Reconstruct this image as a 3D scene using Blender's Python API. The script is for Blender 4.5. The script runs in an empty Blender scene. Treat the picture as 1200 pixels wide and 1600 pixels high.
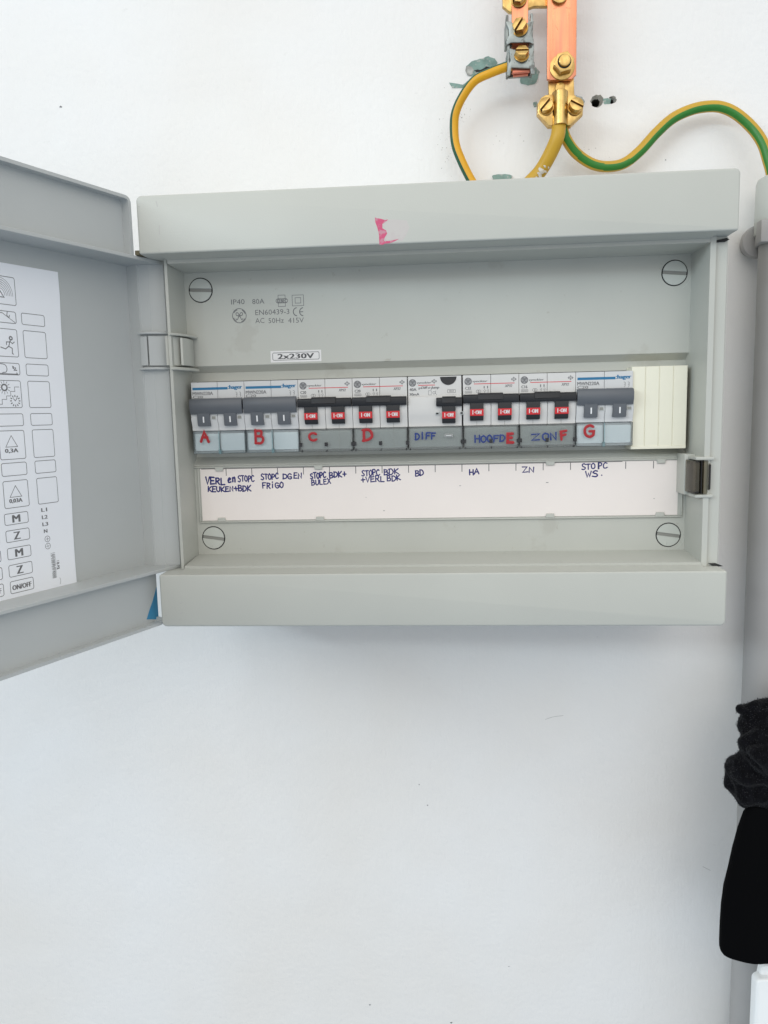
import bpy, bmesh, math, random
from mathutils import Vector, Matrix, noise
random.seed(7)
R = math.radians
MM = 0.001                     # every length below is written in millimetres
C = bpy.context.scene.collection
scene = bpy.context.scene

# ------------------------------------------------------------------ camera
FPX = 1201.25                  # focal length in photograph pixels (1200 wide)
CP = Vector((6.2425, -558.52, 129.969))
YAW, PIT, ROL = 0.07902, -0.12758, 0.02337
M3 = (Matrix.Rotation(YAW, 3, 'Z') @ Matrix.Rotation(PIT, 3, 'X') @ Matrix.Rotation(ROL, 3, 'Y'))
cx, cf, cu = M3.col[0], M3.col[1], M3.col[2]
cam_d = bpy.data.cameras.new('camera'); cam = bpy.data.objects.new('camera', cam_d); C.objects.link(cam)
cam.matrix_world = Matrix.Translation(CP * MM) @ Matrix((cx, cu, -cf)).transposed().to_4x4()
cam_d.sensor_fit = 'HORIZONTAL'; cam_d.sensor_width = 36; cam_d.lens = FPX / 1200 * 36
cam_d.clip_start = 0.01; cam_d.clip_end = 50
scene.camera = cam

def at(px, py, Y):
    """the point of the plane y = Y (mm) that the photograph shows at this pixel"""
    d = M3 @ Vector(((px - 600) / FPX, 1, (800 - py) / FPX))
    return CP + d * ((Y - CP.y) / d.y)

# ------------------------------------------------------------------ light
world = bpy.data.worlds.new('World'); scene.world = world; world.use_nodes = True
bg = world.node_tree.nodes['Background']
# the room behind the camera: pale ceiling, right side slightly brighter, darker floor
bg.inputs[1].default_value = 0.80
_n = world.node_tree.nodes; _l = world.node_tree.links
_tc = _n.new('ShaderNodeTexCoord'); _sx = _n.new('ShaderNodeSeparateXYZ'); _l.new(_tc.outputs['Generated'], _sx.inputs[0])
_r = _n.new('ShaderNodeValToRGB'); _e = _r.color_ramp.elements
_e[0].position = 0.0; _e[0].color = (.22, .30, .40, 1); _e[1].position = 1.0; _e[1].color = (.98, .98, .97, 1)
for _p, _c in ((.42, (.34, .40, .47, 1)), (.60, (.62, .63, .62, 1))):
    _q = _e.new(_p); _q.color = _c
_m = _n.new('ShaderNodeMapRange'); _m.inputs[1].default_value = -1; _m.inputs[2].default_value = 1
_l.new(_sx.outputs['Z'], _m.inputs[0]); _l.new(_m.outputs[0], _r.inputs[0])
_m2 = _n.new('ShaderNodeMapRange'); _m2.inputs[1].default_value = -1; _m2.inputs[2].default_value = 1; _m2.inputs[3].default_value = .98; _m2.inputs[4].default_value = 1.04
_l.new(_sx.outputs['X'], _m2.inputs[0])
_v = _n.new('ShaderNodeVectorMath'); _v.operation = 'SCALE'; _l.new(_r.outputs[0], _v.inputs[0]); _l.new(_m2.outputs[0], _v.inputs['Scale'])
_l.new(_v.outputs[0], bg.inputs[0])

def area(name, loc, target, size, power, col):
    l = bpy.data.lights.new(name, 'AREA'); l.shape = 'RECTANGLE'; l.size, l.size_y = size
    l.energy = power; l.color = col
    o = bpy.data.objects.new(name, l); C.objects.link(o)
    o.location = Vector(loc) * MM
    d = (Vector(target) - Vector(loc)).normalized()
    o.rotation_euler = d.to_track_quat('-Z', 'Y').to_euler()
    return o
# cool window light from the left, stretched wide to blur upright shadow edges
area('window_light', (-1620, -1780, 850), (60, 0, 40), (1.5, 0.10), 17.0, (0.76, 0.90, 1.0))
area('ceiling_light', (-50, -1050, 860), (50, 0, 300), (1.4, 1.0), 3.2, (1.0, 0.93, 0.85))
area('fill_light', (550, -1450, 250), (0, 0, 0), (2.2, 2.0), 5.0, (1.0, 0.975, 0.95))  # added fill lamp that brightens the door, its sheet and the card

scene.view_settings.view_transform = 'Standard'
scene.view_settings.look = 'None'
scene.view_settings.exposure = 0.34
scene.view_settings.gamma = 1.0
scene.render.engine = 'CYCLES'
scene.cycles.max_bounces = 8
scene.cycles.transparent_max_bounces = 16

# ------------------------------------------------------------------ materials
def mat(name, col, rough=0.5, metal=0.0, spec=0.5, mottle=0.0, mscale=40, bump=0.0, bscale=400, sheen=0, spots=None, coat=0):
    m = bpy.data.materials.new(name); m.use_nodes = True
    nt = m.node_tree; N = nt.nodes; L = nt.links; b = N['Principled BSDF']
    b.inputs['Base Color'].default_value = (*col, 1)
    b.inputs['Roughness'].default_value = rough; b.inputs['Metallic'].default_value = metal
    b.inputs['Specular IOR Level'].default_value = spec
    b.inputs['Sheen Weight'].default_value = sheen
    b.inputs['Coat Weight'].default_value = coat
    tc = N.new('ShaderNodeTexCoord')
    def nz(scale, detail=4, rough_=0.55):
        n = N.new('ShaderNodeTexNoise'); n.inputs['Scale'].default_value = scale
        n.inputs['Detail'].default_value = detail; n.inputs['Roughness'].default_value = rough_
        L.new(tc.outputs['Object'], n.inputs['Vector']); return n
    last = None
    if mottle:
        n = nz(mscale); r = N.new('ShaderNodeMapRange')
        r.inputs[1].default_value = .3; r.inputs[2].default_value = .7
        r.inputs[3].default_value = 1 - mottle; r.inputs[4].default_value = 1 + mottle * .5
        L.new(n.outputs[0], r.inputs[0])
        mx = N.new('ShaderNodeVectorMath'); mx.operation = 'SCALE'; mx.inputs[0].default_value = col
        L.new(r.outputs[0], mx.inputs['Scale']); last = mx.outputs[0]
        rr = N.new('ShaderNodeMapRange'); rr.inputs[3].default_value = rough - .08; rr.inputs[4].default_value = rough + .1
        L.new(n.outputs[0], rr.inputs[0]); L.new(rr.outputs[0], b.inputs['Roughness'])
    if spots:                     # (scale, threshold, colour, strength) small blotches of dirt or wear
        for (sc, th, sc_col, k) in spots:
            n = nz(sc, 5, .65); r = N.new('ShaderNodeMapRange'); r.inputs[1].default_value = th; r.inputs[2].default_value = th + .06
            r.inputs[3].default_value = 0; r.inputs[4].default_value = k
            L.new(n.outputs[0], r.inputs[0])
            mx = N.new('ShaderNodeMix'); mx.data_type = 'RGBA'
            if last: L.new(last, mx.inputs[6])
            else: mx.inputs[6].default_value = (*col, 1)
            mx.inputs[7].default_value = (*sc_col, 1)
            L.new(r.outputs[0], mx.inputs[0]); last = mx.outputs[2]
    if last: L.new(last, b.inputs['Base Color'])
    if bump:
        n = nz(bscale, 6); bp = N.new('ShaderNodeBump'); bp.inputs['Strength'].default_value = 1.0
        bp.inputs['Distance'].default_value = bump * MM
        L.new(n.outputs[0], bp.inputs['Height']); L.new(bp.outputs[0], b.inputs['Normal'])
    return m

def streak_metal(m, col2, scale, k, mscale=(1, 1, .06)):
    nt = m.node_tree; N = nt.nodes; L = nt.links; b = N['Principled BSDF']
    tc = N.new('ShaderNodeTexCoord'); mp = N.new('ShaderNodeMapping'); mp.inputs['Scale'].default_value = mscale
    L.new(tc.outputs['Object'], mp.inputs[0]); n = N.new('ShaderNodeTexNoise'); n.inputs['Scale'].default_value = scale
    n.inputs['Detail'].default_value = 5; L.new(mp.outputs[0], n.inputs['Vector'])
    r = N.new('ShaderNodeMapRange'); r.inputs[1].default_value = .42; r.inputs[2].default_value = .68; r.inputs[4].default_value = k
    L.new(n.outputs[0], r.inputs[0]); mx = N.new('ShaderNodeMix'); mx.data_type = 'RGBA'; mx.inputs[7].default_value = (*col2, 1)
    src = b.inputs['Base Color'].links[0].from_socket; L.new(src, mx.inputs[6]); L.new(r.outputs[0], mx.inputs[0]); L.new(mx.outputs[2], b.inputs['Base Color'])
    r2 = N.new('ShaderNodeMapRange'); r2.inputs[3].default_value = .14; r2.inputs[4].default_value = .46; L.new(n.outputs[0], r2.inputs[0]); L.new(r2.outputs[0], b.inputs['Roughness'])
def clear_mat(name, tint, gloss=0.08, rough=0.08):
    m = bpy.data.materials.new(name); m.use_nodes = True; nt = m.node_tree; N = nt.nodes; L = nt.links
    N.remove(N['Principled BSDF']); out = N['Material Output']
    t = N.new('ShaderNodeBsdfTransparent'); t.inputs[0].default_value = (*tint, 1)
    g = N.new('ShaderNodeBsdfGlossy'); g.inputs['Roughness'].default_value = rough
    f = N.new('ShaderNodeFresnel'); f.inputs[0].default_value = 1.45
    a = N.new('ShaderNodeMath'); a.operation = 'ADD'; a.inputs[1].default_value = gloss - .04
    mx = N.new('ShaderNodeMixShader')
    L.new(f.outputs[0], a.inputs[0]); L.new(a.outputs[0], mx.inputs[0]); L.new(t.outputs[0], mx.inputs[1]); L.new(g.outputs[0], mx.inputs[2])
    L.new(mx.outputs[0], out.inputs[0]); return m

def wall_mat():
    m = mat('wall_paint', (0.80, 0.795, 0.785), 0.55, 0, .3)
    nt = m.node_tree; N = nt.nodes; L = nt.links; b = N['Principled BSDF']
    tc = N.new('ShaderNodeTexCoord')
    def nz(scale, vec=(1, 1, 1), detail=4, rg=.55):
        mp = N.new('ShaderNodeMapping'); mp.inputs['Scale'].default_value = vec; L.new(tc.outputs['Object'], mp.inputs[0])
        n = N.new('ShaderNodeTexNoise'); n.inputs['Scale'].default_value = scale; n.inputs['Detail'].default_value = detail
        n.inputs['Roughness'].default_value = rg; L.new(mp.outputs[0], n.inputs['Vector']); return n
    big = nz(5, detail=3); mid = nz(28, detail=5)
    # brush streaks are mostly vertical, with a soft orange-peel over them
    streak = nz(60, (14, 1, 1), 4, .6); fine = nz(900, detail=3); peel = nz(220, detail=4)
    ad = N.new('ShaderNodeMath'); ad.operation = 'MULTIPLY_ADD'; ad.inputs[1].default_value = .55
    L.new(streak.outputs[0], ad.inputs[0]); L.new(peel.outputs[0], ad.inputs[2])
    ad2 = N.new('ShaderNodeMath'); ad2.operation = 'MULTIPLY_ADD'; ad2.inputs[1].default_value = .12
    L.new(fine.outputs[0], ad2.inputs[0]); L.new(ad.outputs[0], ad2.inputs[2])
    ad3 = N.new('ShaderNodeMath'); ad3.operation = 'MULTIPLY_ADD'; ad3.inputs[1].default_value = 3.0
    L.new(mid.outputs[0], ad3.inputs[0]); L.new(ad2.outputs[0], ad3.inputs[2])
    bp = N.new('ShaderNodeBump'); bp.inputs['Distance'].default_value = .30 * MM; bp.inputs['Strength'].default_value = 1
    L.new(ad3.outputs[0], bp.inputs['Height']); L.new(bp.outputs[0], b.inputs['Normal'])
    # faint yellowing and scuffs
    r = N.new('ShaderNodeMapRange'); r.inputs[1].default_value = .35; r.inputs[2].default_value = .7; L.new(big.outputs[0], r.inputs[0])
    mx = N.new('ShaderNodeMix'); mx.data_type = 'RGBA'
    mx.inputs[6].default_value = (.815, .81, .80, 1); mx.inputs[7].default_value = (.785, .76, .725, 1)
    L.new(r.outputs[0], mx.inputs[0])
    sp = nz(75, (1, 1, 1.6), 6, .7)
    r2 = N.new('ShaderNodeMapRange'); r2.inputs[1].default_value = .64; r2.inputs[2].default_value = .80; r2.inputs[4].default_value = .40
    L.new(sp.outputs[0], r2.inputs[0])
    mx2 = N.new('ShaderNodeMix'); mx2.data_type = 'RGBA'; mx2.inputs[7].default_value = (.52, .50, .47, 1)
    L.new(mx.outputs[2], mx2.inputs[6]); L.new(r2.outputs[0], mx2.inputs[0]); L.new(mx2.outputs[2], b.inputs['Base Color'])
    return m

GREY = (.495, .502, .458)
DIRT = (.27, .24, .19)
m_wall = wall_mat()
m_case = mat('grey_plastic', GREY, .40, 0, .5, .06, 7, .07, 1200, spots=[(55, .72, DIRT, .25), (210, .74, (.12, .11, .1), .6)])
m_tray = mat('grey_plastic_inner', GREY, .45, 0, .4, .05, 14, .03, 900, spots=[(24, .60, DIRT, .16), (130, .67, DIRT, .35), (260, .76, (.14, .12, .1), .6)])
m_door = mat('grey_plastic_door', (.485, .505, .50), .45, 0, .4, .06, 8, .06, 1200, spots=[(45, .70, DIRT, .3), (230, .74, (.12, .11, .1), .6)])
m_cap = mat('grey_cap', (.52, .54, .50), .4, 0, .4, .03, 40)
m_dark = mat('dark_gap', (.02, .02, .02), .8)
m_slot = mat('slot_shadow_plastic', (.25, .25, .23), .6)
m_print = mat('grey_print', (.07, .07, .075), .6)
m_printl = mat('light_grey_print', (.15, .15, .155), .6)
m_logo = mat('logo_grey', (.30, .30, .30), .6)
m_paper = mat('white_paper', (.87, .89, .93), .7, 0, .3, .02, 30)
m_card = mat('label_card', (.84, .775, .735), .65, 0, .3, .025, 20, .05, 300, spots=[(60, .73, (.7, .62, .55), .35)])
m_stick = mat('sticker_white', (.74, .73, .72), .6)
m_white = mat('breaker_white', (.64, .63, .61), .38, 0, .5, .02, 60)
m_whiteg = mat('breaker_pale_grey', (.60, .605, .605), .4, 0, .5, .02, 60)
m_lever = mat('slate_lever', (.105, .115, .13), .4, 0, .5, .05, 80)
m_black = mat('black_plastic', (.016, .016, .018), .38, 0, .5)
m_red = mat('red_flag', (.62, .025, .03), .45)
m_redl = mat('red_line', (.60, .03, .05), .5)
m_blue = mat('blue_line', (.01, .15, .31), .45)
m_wtext = mat('white_print', (.8, .8, .8), .5)
m_clearb = clear_mat('clear_bluish_cover', (.962, .986, .990), .09)
m_clearg = clear_mat('clear_smoky_cover', (.855, .875, .868), .08)
m_smoke = clear_mat('smoky_latch', (.70, .66, .56), .05, .15)
m_lblb = mat('insert_blue_white', (.82, .86, .87), .5)
m_lblg = mat('insert_grey', (.55, .57, .56), .5)
m_strip = mat('ivory_plastic', (.80, .775, .64), .45, 0, .4, .02, 50)
m_inkb = mat('blue_ink', (.013, .013, .14), .5)
m_inkb2 = mat('blue_marker', (.01, .035, .19), .5)
m_inkr = mat('red_marker', (.36, .006, .012), .45)
m_pink = mat('pink_marker', (.56, .075, .17), .6, spots=[(260, .52, (.50, .30, .34), .7)])
m_pinkf = mat('pink_smear', (.52, .49, .465), .6, spots=[(90, .5, (.50, .45, .44), .6)])
m_copper = mat('copper', (.78, .31, .17), .36, 1, .5, .10, 70, .04, 300, spots=[(90, .66, (.5, .22, .15), .5)])
streak_metal(m_copper, (.62, .25, .17), 420, .75)
m_copperd = mat('copper_edge', (.62, .22, .15), .4, 1, .5, .15, 90)
m_brass = mat('brass', (.66, .45, .165), .27, 1, .5, .12, 90, .05, 250, spots=[(120, .64, (.42, .28, .10), .6)])
streak_metal(m_brass, (.40, .24, .08), 260, .7, (1, 1, .5))
m_brassd = mat('slot_shade_brass', (.12, .075, .03), .5, .6)  # dark tone paints the shade inside the screw slots
m_zinc = mat('zinc_steel', (.33, .36, .35), .46, 1, .5, .35, 120, .1, 300, spots=[(170, .55, (.12, .12, .115), .75)])
m_yel = mat('yellow_insulation', (.70, .35, .004), .42, 0, .5, .08, 60, spots=[(220, .74, (.3, .2, .08), .5)])
m_yel2 = mat('ochre_insulation', (.54, .32, .022), .45, 0, .5, .08, 60, spots=[(160, .68, (.34, .22, .06), .5)])
m_grn = mat('green_insulation', (.025, .19, .02), .42, 0, .5, .08, 60)
m_grnd = mat('dark_green_insulation', (.008, .085, .04), .42, 0, .5, .08, 60)
m_pipe = mat('grey_pipe', (.38, .37, .36), .5, 0, .4, .06, 30, .05, 300, spots=[(60, .68, (.25, .23, .21), .4)])
m_sock = mat('pale_grey_socket', (.52, .53, .49), .45, 0, .4, .04, 40)
m_teal = mat('old_teal_paint', (.24, .36, .32), .7, 0, .3, .3, 150, .5, 300, spots=[(240, .56, (.48, .48, .45), .8), (130, .66, (.10, .11, .10), .8)])
m_hole = mat('drilled_masonry', (.10, .09, .08), .9, 0, .2, .4, 200, .6, 400)
m_crumb = mat('crumbled_plaster', (.42, .42, .39), .8, 0, .2, .5, 300, .4, 500)
m_tape = mat('blue_tape', (.05, .24, .42), .45, 0, .4, .1, 80)
m_fleece = mat('dark_wool', (.0045, .0045, .006), .95, 0, .08, .6, 300, 1.2, 500, sheen=.05)
m_cloth = mat('black_cloth', (.002, .002, .0024), .9, 0, .06)
m_fibre = mat('wool_fibre', (.013, .013, .017), .9, 0, .2, sheen=.3)
m_wbox = mat('white_enamel', (.86, .88, .88), .3, 0, .5)

# ------------------------------------------------------------------ object helpers
def thing(name, label, cat, loc=(0, 0, 0), group=None, rotz=0):
    o = bpy.data.objects.new(name, None); C.objects.link(o); o.empty_display_size = .02
    o.location = Vector(loc) * MM; o.rotation_euler = (0, 0, rotz)
    o['label'] = label; o['category'] = cat
    if group: o['group'] = group
    return o
def to_mesh(name, bm, mats, smooth=True):
    bmesh.ops.recalc_face_normals(bm, faces=bm.faces)
    bmesh.ops.scale(bm, vec=(MM, MM, MM), verts=bm.verts)
    me = bpy.data.meshes.new(name); bm.to_mesh(me); bm.free()
    for m in (mats if isinstance(mats, (list, tuple)) else [mats]): me.materials.append(m)
    if smooth:
        me.polygons.foreach_set('use_smooth', [True] * len(me.polygons)); me.set_sharp_from_angle(angle=R(38))
    return me
def obj(name, bm, mats, parent=None, loc=None, kind=None, label=None, smooth=True, roty=0):
    me = bm if isinstance(bm, bpy.types.Mesh) else to_mesh(name, bm, mats, smooth)
    o = bpy.data.objects.new(name, me); C.objects.link(o)
    if parent: o.parent = parent
    if loc: o.location = Vector(loc) * MM
    if roty: o.rotation_euler = (0, roty, 0)
    if kind: o['kind'] = kind
    if label: o['label'] = label
    return o
def tag(o, label, cat, group=None):
    o['label'] = label; o['category'] = cat
    if group: o['group'] = group
    return o
_cache = {}
def cached(key, fn):
    if key not in _cache: _cache[key] = fn()
    return _cache[key]

# ------------------------------------------------------------------ shape helpers (all add to a bmesh, in mm)
def BM(): return bmesh.new()
def box(bm, x0, x1, y0, y1, z0, z1, bev=0.0, seg=2):
    vs = [bm.verts.new(p) for p in ((x0,y0,z0),(x1,y0,z0),(x1,y1,z0),(x0,y1,z0),(x0,y0,z1),(x1,y0,z1),(x1,y1,z1),(x0,y1,z1))]
    fs = [bm.faces.new([vs[i] for i in f]) for f in ((0,3,2,1),(4,5,6,7),(0,1,5,4),(1,2,6,5),(2,3,7,6),(3,0,4,7))]
    if bev:
        es = list({e for f in fs for e in f.edges})
        bmesh.ops.bevel(bm, geom=es, offset=bev, segments=seg, affect='EDGES', profile=.5, clamp_overlap=True)
    return bm
def prism(bm, poly, a0, a1, axis='y', bev=0.0, seg=2, which='all'):
    """poly: 2D points; axis y -> (x,z) extruded in y; axis x -> (y,z); axis z -> (x,y)"""
    f3 = {'y': lambda u, v, a: (u, a, v), 'x': lambda u, v, a: (a, u, v), 'z': lambda u, v, a: (u, v, a)}[axis]
    A = [bm.verts.new(f3(u, v, a0)) for u, v in poly]; B = [bm.verts.new(f3(u, v, a1)) for u, v in poly]
    n = len(poly); fs = [bm.faces.new(A), bm.faces.new(B[::-1])]
    for i in range(n): fs.append(bm.faces.new((A[i], B[i], B[(i+1) % n], A[(i+1) % n])))
    if bev:
        if which == 'front': es = list(fs[0].edges)
        elif which == 'ends': es = list(fs[0].edges) + list(fs[1].edges)
        else: es = list({e for f in fs for e in f.edges})
        bmesh.ops.recalc_face_normals(bm, faces=fs)
        bmesh.ops.bevel(bm, geom=es, offset=bev, segments=seg, affect='EDGES', profile=.5, clamp_overlap=True)
    return bm
def circle(cx_, cz, r, n=32, a0=0, a1=360):
    full = abs(a1 - a0) >= 360
    k = n if full else n + 1
    return [(cx_ + r * math.cos(R(a0 + (a1 - a0) * i / n)), cz + r * math.sin(R(a0 + (a1 - a0) * i / n))) for i in range(k)]
def rrect(x0, x1, z0, z1, r, n=5):
    p = []
    for (cx_, cz, a) in ((x1-r, z1-r, 0), (x0+r, z1-r, 90), (x0+r, z0+r, 180), (x1-r, z0+r, 270)):
        p += [(cx_ + r*math.cos(R(a+90*i/n)), cz + r*math.sin(R(a+90*i/n))) for i in range(n+1)]
    return p
def catmull(pts, k=6, closed=False):
    P = [Vector(p) for p in pts]; n = len(P); out = []
    rng = n if closed else n - 1
    for i in range(rng):
        p0 = P[(i-1) % n] if (closed or i > 0) else 2*P[0]-P[1]
        p1 = P[i]; p2 = P[(i+1) % n]
        p3 = P[(i+2) % n] if (closed or i + 2 < n) else 2*P[-1]-P[-2]
        for j in range(k):
            t = j / k
            out.append(.5*((2*p1)+(-p0+p2)*t+(2*p0-5*p1+4*p2-p3)*t*t+(-p0+3*p1-3*p2+p3)*t**3))
    if not closed: out.append(P[-1])
    return out
def tube(bm, pts, rad, n=16, view=Vector((0, -1, 0)), split=None, cap=True):
    """round tube along 3D points; split(angle_deg, i) gives a material index"""
    pts = [Vector(p) for p in pts]; rings = []
    for i, p in enumerate(pts):
        t = (pts[min(i+1, len(pts)-1)] - pts[max(i-1, 0)]).normalized()
        s = t.cross(view)
        s = s.normalized() if s.length > 1e-5 else Vector((1, 0, 0))
        v = s.cross(t).normalized()
        r = rad(i / (len(pts)-1)) if callable(rad) else rad
        rings.append([bm.verts.new(p + s*r*math.cos(2*math.pi*k/n) + v*r*math.sin(2*math.pi*k/n)) for k in range(n)])
    for i in range(len(rings)-1):
        for k in range(n):
            f = bm.faces.new((rings[i][k], rings[i][(k+1) % n], rings[i+1][(k+1) % n], rings[i+1][k]))
            if split: f.material_index = split(360*(k+.5)/n, i)
    if cap: bm.faces.new(rings[0]); bm.faces.new(rings[-1][::-1])
    return bm

class Frame:
    """a flat place to write on: origin, right, up, and the side it is seen from"""
    def __init__(s, o, r=(1, 0, 0), u=(0, 0, 1)):
        s.o = Vector(o); s.r = Vector(r); s.u = Vector(u); s.n = s.r.cross(s.u)
    def __call__(s, a, b, h=0.0): return s.o + s.r*a + s.u*b + s.n*h

def stroke(bm, F, pts, r, h=.06, smooth=False, closed=False, k=5):
    """a low rounded ridge of ink along 2D points"""
    P = [Vector((p[0], p[1])) for p in pts]
    if smooth: P = [Vector((q.x, q.y)) for q in catmull([(p.x, p.y, 0) for p in P], k, closed)]
    Q = [P[0]]
    for p in P[1:]:
        if (p - Q[-1]).length > 1e-4: Q.append(p)
    if closed and (Q[0] - Q[-1]).length > 1e-4: Q.append(Q[0].copy())
    if len(Q) < 2: Q = [Q[0], Q[0] + Vector((.01, 0))]
    rows = []
    n = len(Q)
    for i, p in enumerate(Q):
        if closed and i in (0, n-1): a = (Q[n-1] - Q[n-2]).normalized(); b = (Q[1] - Q[0]).normalized()
        else: a = (p - Q[i-1]).normalized() if i else (Q[1]-Q[0]).normalized(); b = (Q[i+1]-p).normalized() if i < n-1 else a
        t = a + b
        t = t.normalized() if t.length > .3 else b
        nn = Vector((-t.y, t.x)); m = min(1.6, 1 / max(.5, abs(nn.dot(Vector((-b.y, b.x))))))
        rows.append((p, t, nn, r*m, h))
    if not closed:
        p, t, nn, _, _ = rows[0]; rows[0:0] = [(p - t*r, t, nn, r*.15, h*.15), (p - t*r*.7, t, nn, r*.7, h*.7)]
        p, t, nn, _, _ = rows[-1]; rows += [(p + t*r*.7, t, nn, r*.7, h*.7), (p + t*r, t, nn, r*.15, h*.15)]
    prev = None
    for p, t, nn, rr, hh in rows:
        ring = [bm.verts.new(F(p.x + nn.x*rr*c, p.y + nn.y*rr*c, .02 + hh*s_)) for c, s_ in ((1, 0), (.75, .75), (0, 1), (-.75, .75), (-1, 0))]
        if prev:
            for i in range(4): bm.faces.new((prev[i], prev[i+1], ring[i+1], ring[i]))
        prev = ring
    return bm

_txt = {}
def text(bm, F, s, x0, x1, z0, z1, h=.04, bold=0.05, shear=0.0, rot=0):
    """printed lettering fitted into a rectangle of the frame (z0..z1 is the height of the capitals)"""
    key = (s, shear)
    if key not in _txt:
        cu_ = bpy.data.curves.new('lettering', 'FONT'); cu_.body = s; cu_.size = 1; cu_.shear = shear
        cu_.resolution_u = 2
        to = bpy.data.objects.new('lettering', cu_); C.objects.link(to)
        dg = bpy.context.evaluated_depsgraph_get(); me = to.evaluated_get(dg).to_mesh()
        _txt[key] = ([tuple(v.co[:2]) for v in me.vertices], [tuple(p.vertices) for p in me.polygons])
        to.evaluated_get(dg).to_mesh_clear(); bpy.data.objects.remove(to); bpy.data.curves.remove(cu_)
    vs, fs = _txt[key]
    if bold:                       # a little extra weight: the same glyphs again, shifted sideways
        wd = bold*(z1-z0)*.9
        for k in (-1, 1): text(bm, F, s, x0+k*wd, x1+k*wd, z0, z1, h+.006*(k+2), 0, shear, rot)
    mx0 = min(v[0] for v in vs); mx1 = max(v[0] for v in vs); mz0 = min(v[1] for v in vs); mz1 = max(v[1] for v in vs)
    out = []
    for x, y in vs:
        a = (x - mx0)/(mx1-mx0); b = (y - mz0)/(mz1-mz0)
        if rot: a, b = b, 1-a     # reads downwards
        out.append(bm.verts.new(F(x0 + a*(x1-x0), z0 + b*(z1-z0), h)))
    for f in fs:
        try: bm.faces.new([out[i] for i in f])
        except ValueError: pass
    return bm
def quad(bm, F, x0, x1, z0, z1, h=.04):
    bm.faces.new([bm.verts.new(F(a, b, h)) for a, b in ((x0, z0), (x1, z0), (x1, z1), (x0, z1))]); return bm
def outline(bm, F, poly, r, h=.03): return stroke(bm, F, list(poly), r, h, closed=True)

# capital letters as pen strokes in a unit box; a leading 1 marks a curved stroke
G = {
 'A': [(0,(0,0),(.45,1),(.9,0)), (0,(.2,.4),(.75,.4))],
 'B': [(0,(.05,1),(.05,0)), (1,(.05,1),(.6,.95),(.7,.75),(.5,.55),(.1,.52)), (1,(.1,.52),(.7,.48),(.85,.25),(.6,.02),(.05,0))],
 'C': [(1,(.85,.85),(.55,1),(.2,.85),(.05,.5),(.2,.12),(.55,0),(.9,.12))],
 'D': [(0,(.08,1),(.08,0)), (1,(.0,1),(.5,.97),(.85,.7),(.85,.35),(.5,.05),(.0,0))],
 'E': [(0,(.8,1),(.08,1),(.08,0),(.85,0)), (0,(.08,.52),(.65,.52))],
 'F': [(0,(.85,1),(.1,1),(.1,0)), (0,(.1,.52),(.7,.55))],
 'G': [(1,(.85,.85),(.5,1),(.15,.8),(.03,.45),(.2,.1),(.55,0),(.85,.15)), (0,(.85,.12),(.88,.45),(.5,.45))],
 'H': [(0,(.08,1),(.08,0)), (0,(.85,1),(.85,0)), (0,(.08,.5),(.85,.52))],
 'I': [(0,(.4,1),(.4,0))],
 'i': [(0,(.4,.7),(.4,0)), (0,(.4,1.0),(.42,.97))],
 'K': [(0,(.1,1),(.1,0)), (0,(.85,1),(.12,.45),(.9,0))],
 'L': [(0,(.1,1),(.1,0),(.8,.03))],
 'M': [(0,(.03,0),(.12,1),(.45,.35),(.8,1),(.9,0))],
 'N': [(0,(.08,0),(.08,1),(.8,0),(.82,1))],
 'O': [(1,(.45,1),(.1,.75),(.08,.25),(.45,0),(.82,.25),(.8,.75),(.45,1))],
 'P': [(0,(.1,1),(.1,0)), (1,(.05,1),(.6,.97),(.8,.75),(.55,.5),(.1,.45))],
 'R': [(0,(.1,1),(.1,0)), (1,(.05,1),(.6,.97),(.78,.75),(.5,.52),(.1,.48)), (0,(.35,.5),(.85,0))],
 'S': [(1,(.85,.9),(.5,1),(.15,.82),(.3,.58),(.65,.45),(.82,.2),(.5,0),(.05,.1))],
 'T': [(0,(.0,1),(.9,1)), (0,(.45,1),(.42,0))],
 'U': [(1,(.08,1),(.08,.3),(.4,0),(.78,.25),(.82,1))],
 'V': [(0,(.02,1),(.4,0),(.85,1))],
 'W': [(0,(.0,1),(.22,0),(.45,.7),(.68,0),(.92,1))],
 'X': [(0,(.05,1),(.85,0)), (0,(.85,1),(.05,0))],
 'Z': [(0,(.05,1),(.85,.97),(.05,0),(.9,.03))],
 '+': [(0,(.1,.5),(.9,.5)), (0,(.5,.85),(.5,.12))],
 '.': [(0,(.2,.05),(.25,.03))],
 '|': [],
 'e': [(1,(.1,.3),(.6,.4),(.6,.65),(.3,.7),(.1,.4),(.25,.03),(.7,.08))],
 'n': [(1,(.1,.65),(.12,0)), (1,(.12,.4),(.4,.65),(.65,.5),(.7,0))],
 'Y': [(0,(.05,1),(.42,.5)), (0,(.85,1),(.3,0))],
}
def hand(bm, F, s, p0, p1, height, r, Y, h=.06, jit=.045):
    """handwriting from pixel p0 to p1 (baseline ends in the photograph) on the plane y = Y; height in mm"""
    a = at(*p0, Y); b = at(*p1, Y)
    L = Vector((b.x-a.x, b.z-a.z)); n = len(s); w = L.length/n; d = L.normalized(); up = Vector((-d.y*.5, 1))
    for i, ch in enumerate(s):
        if ch == ' ': continue
        o = Vector((a.x, a.z)) + d*(i*w) + up*random.uniform(-.06, .06)*height
        hh = height*random.uniform(.92, 1.06); sl = random.uniform(-.05, .1)
        for st in G[ch]:
            pts = []
            for (u, v) in st[1:]:
                u += random.uniform(-jit, jit); v += random.uniform(-jit, jit)
                q = o + d*(u*w*.92 + sl*v*hh*.6) + up*(v*hh); pts.append((q.x, q.y))
            stroke(bm, F, pts, r, h, smooth=bool(st[0]), k=4)
    return bm
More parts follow.
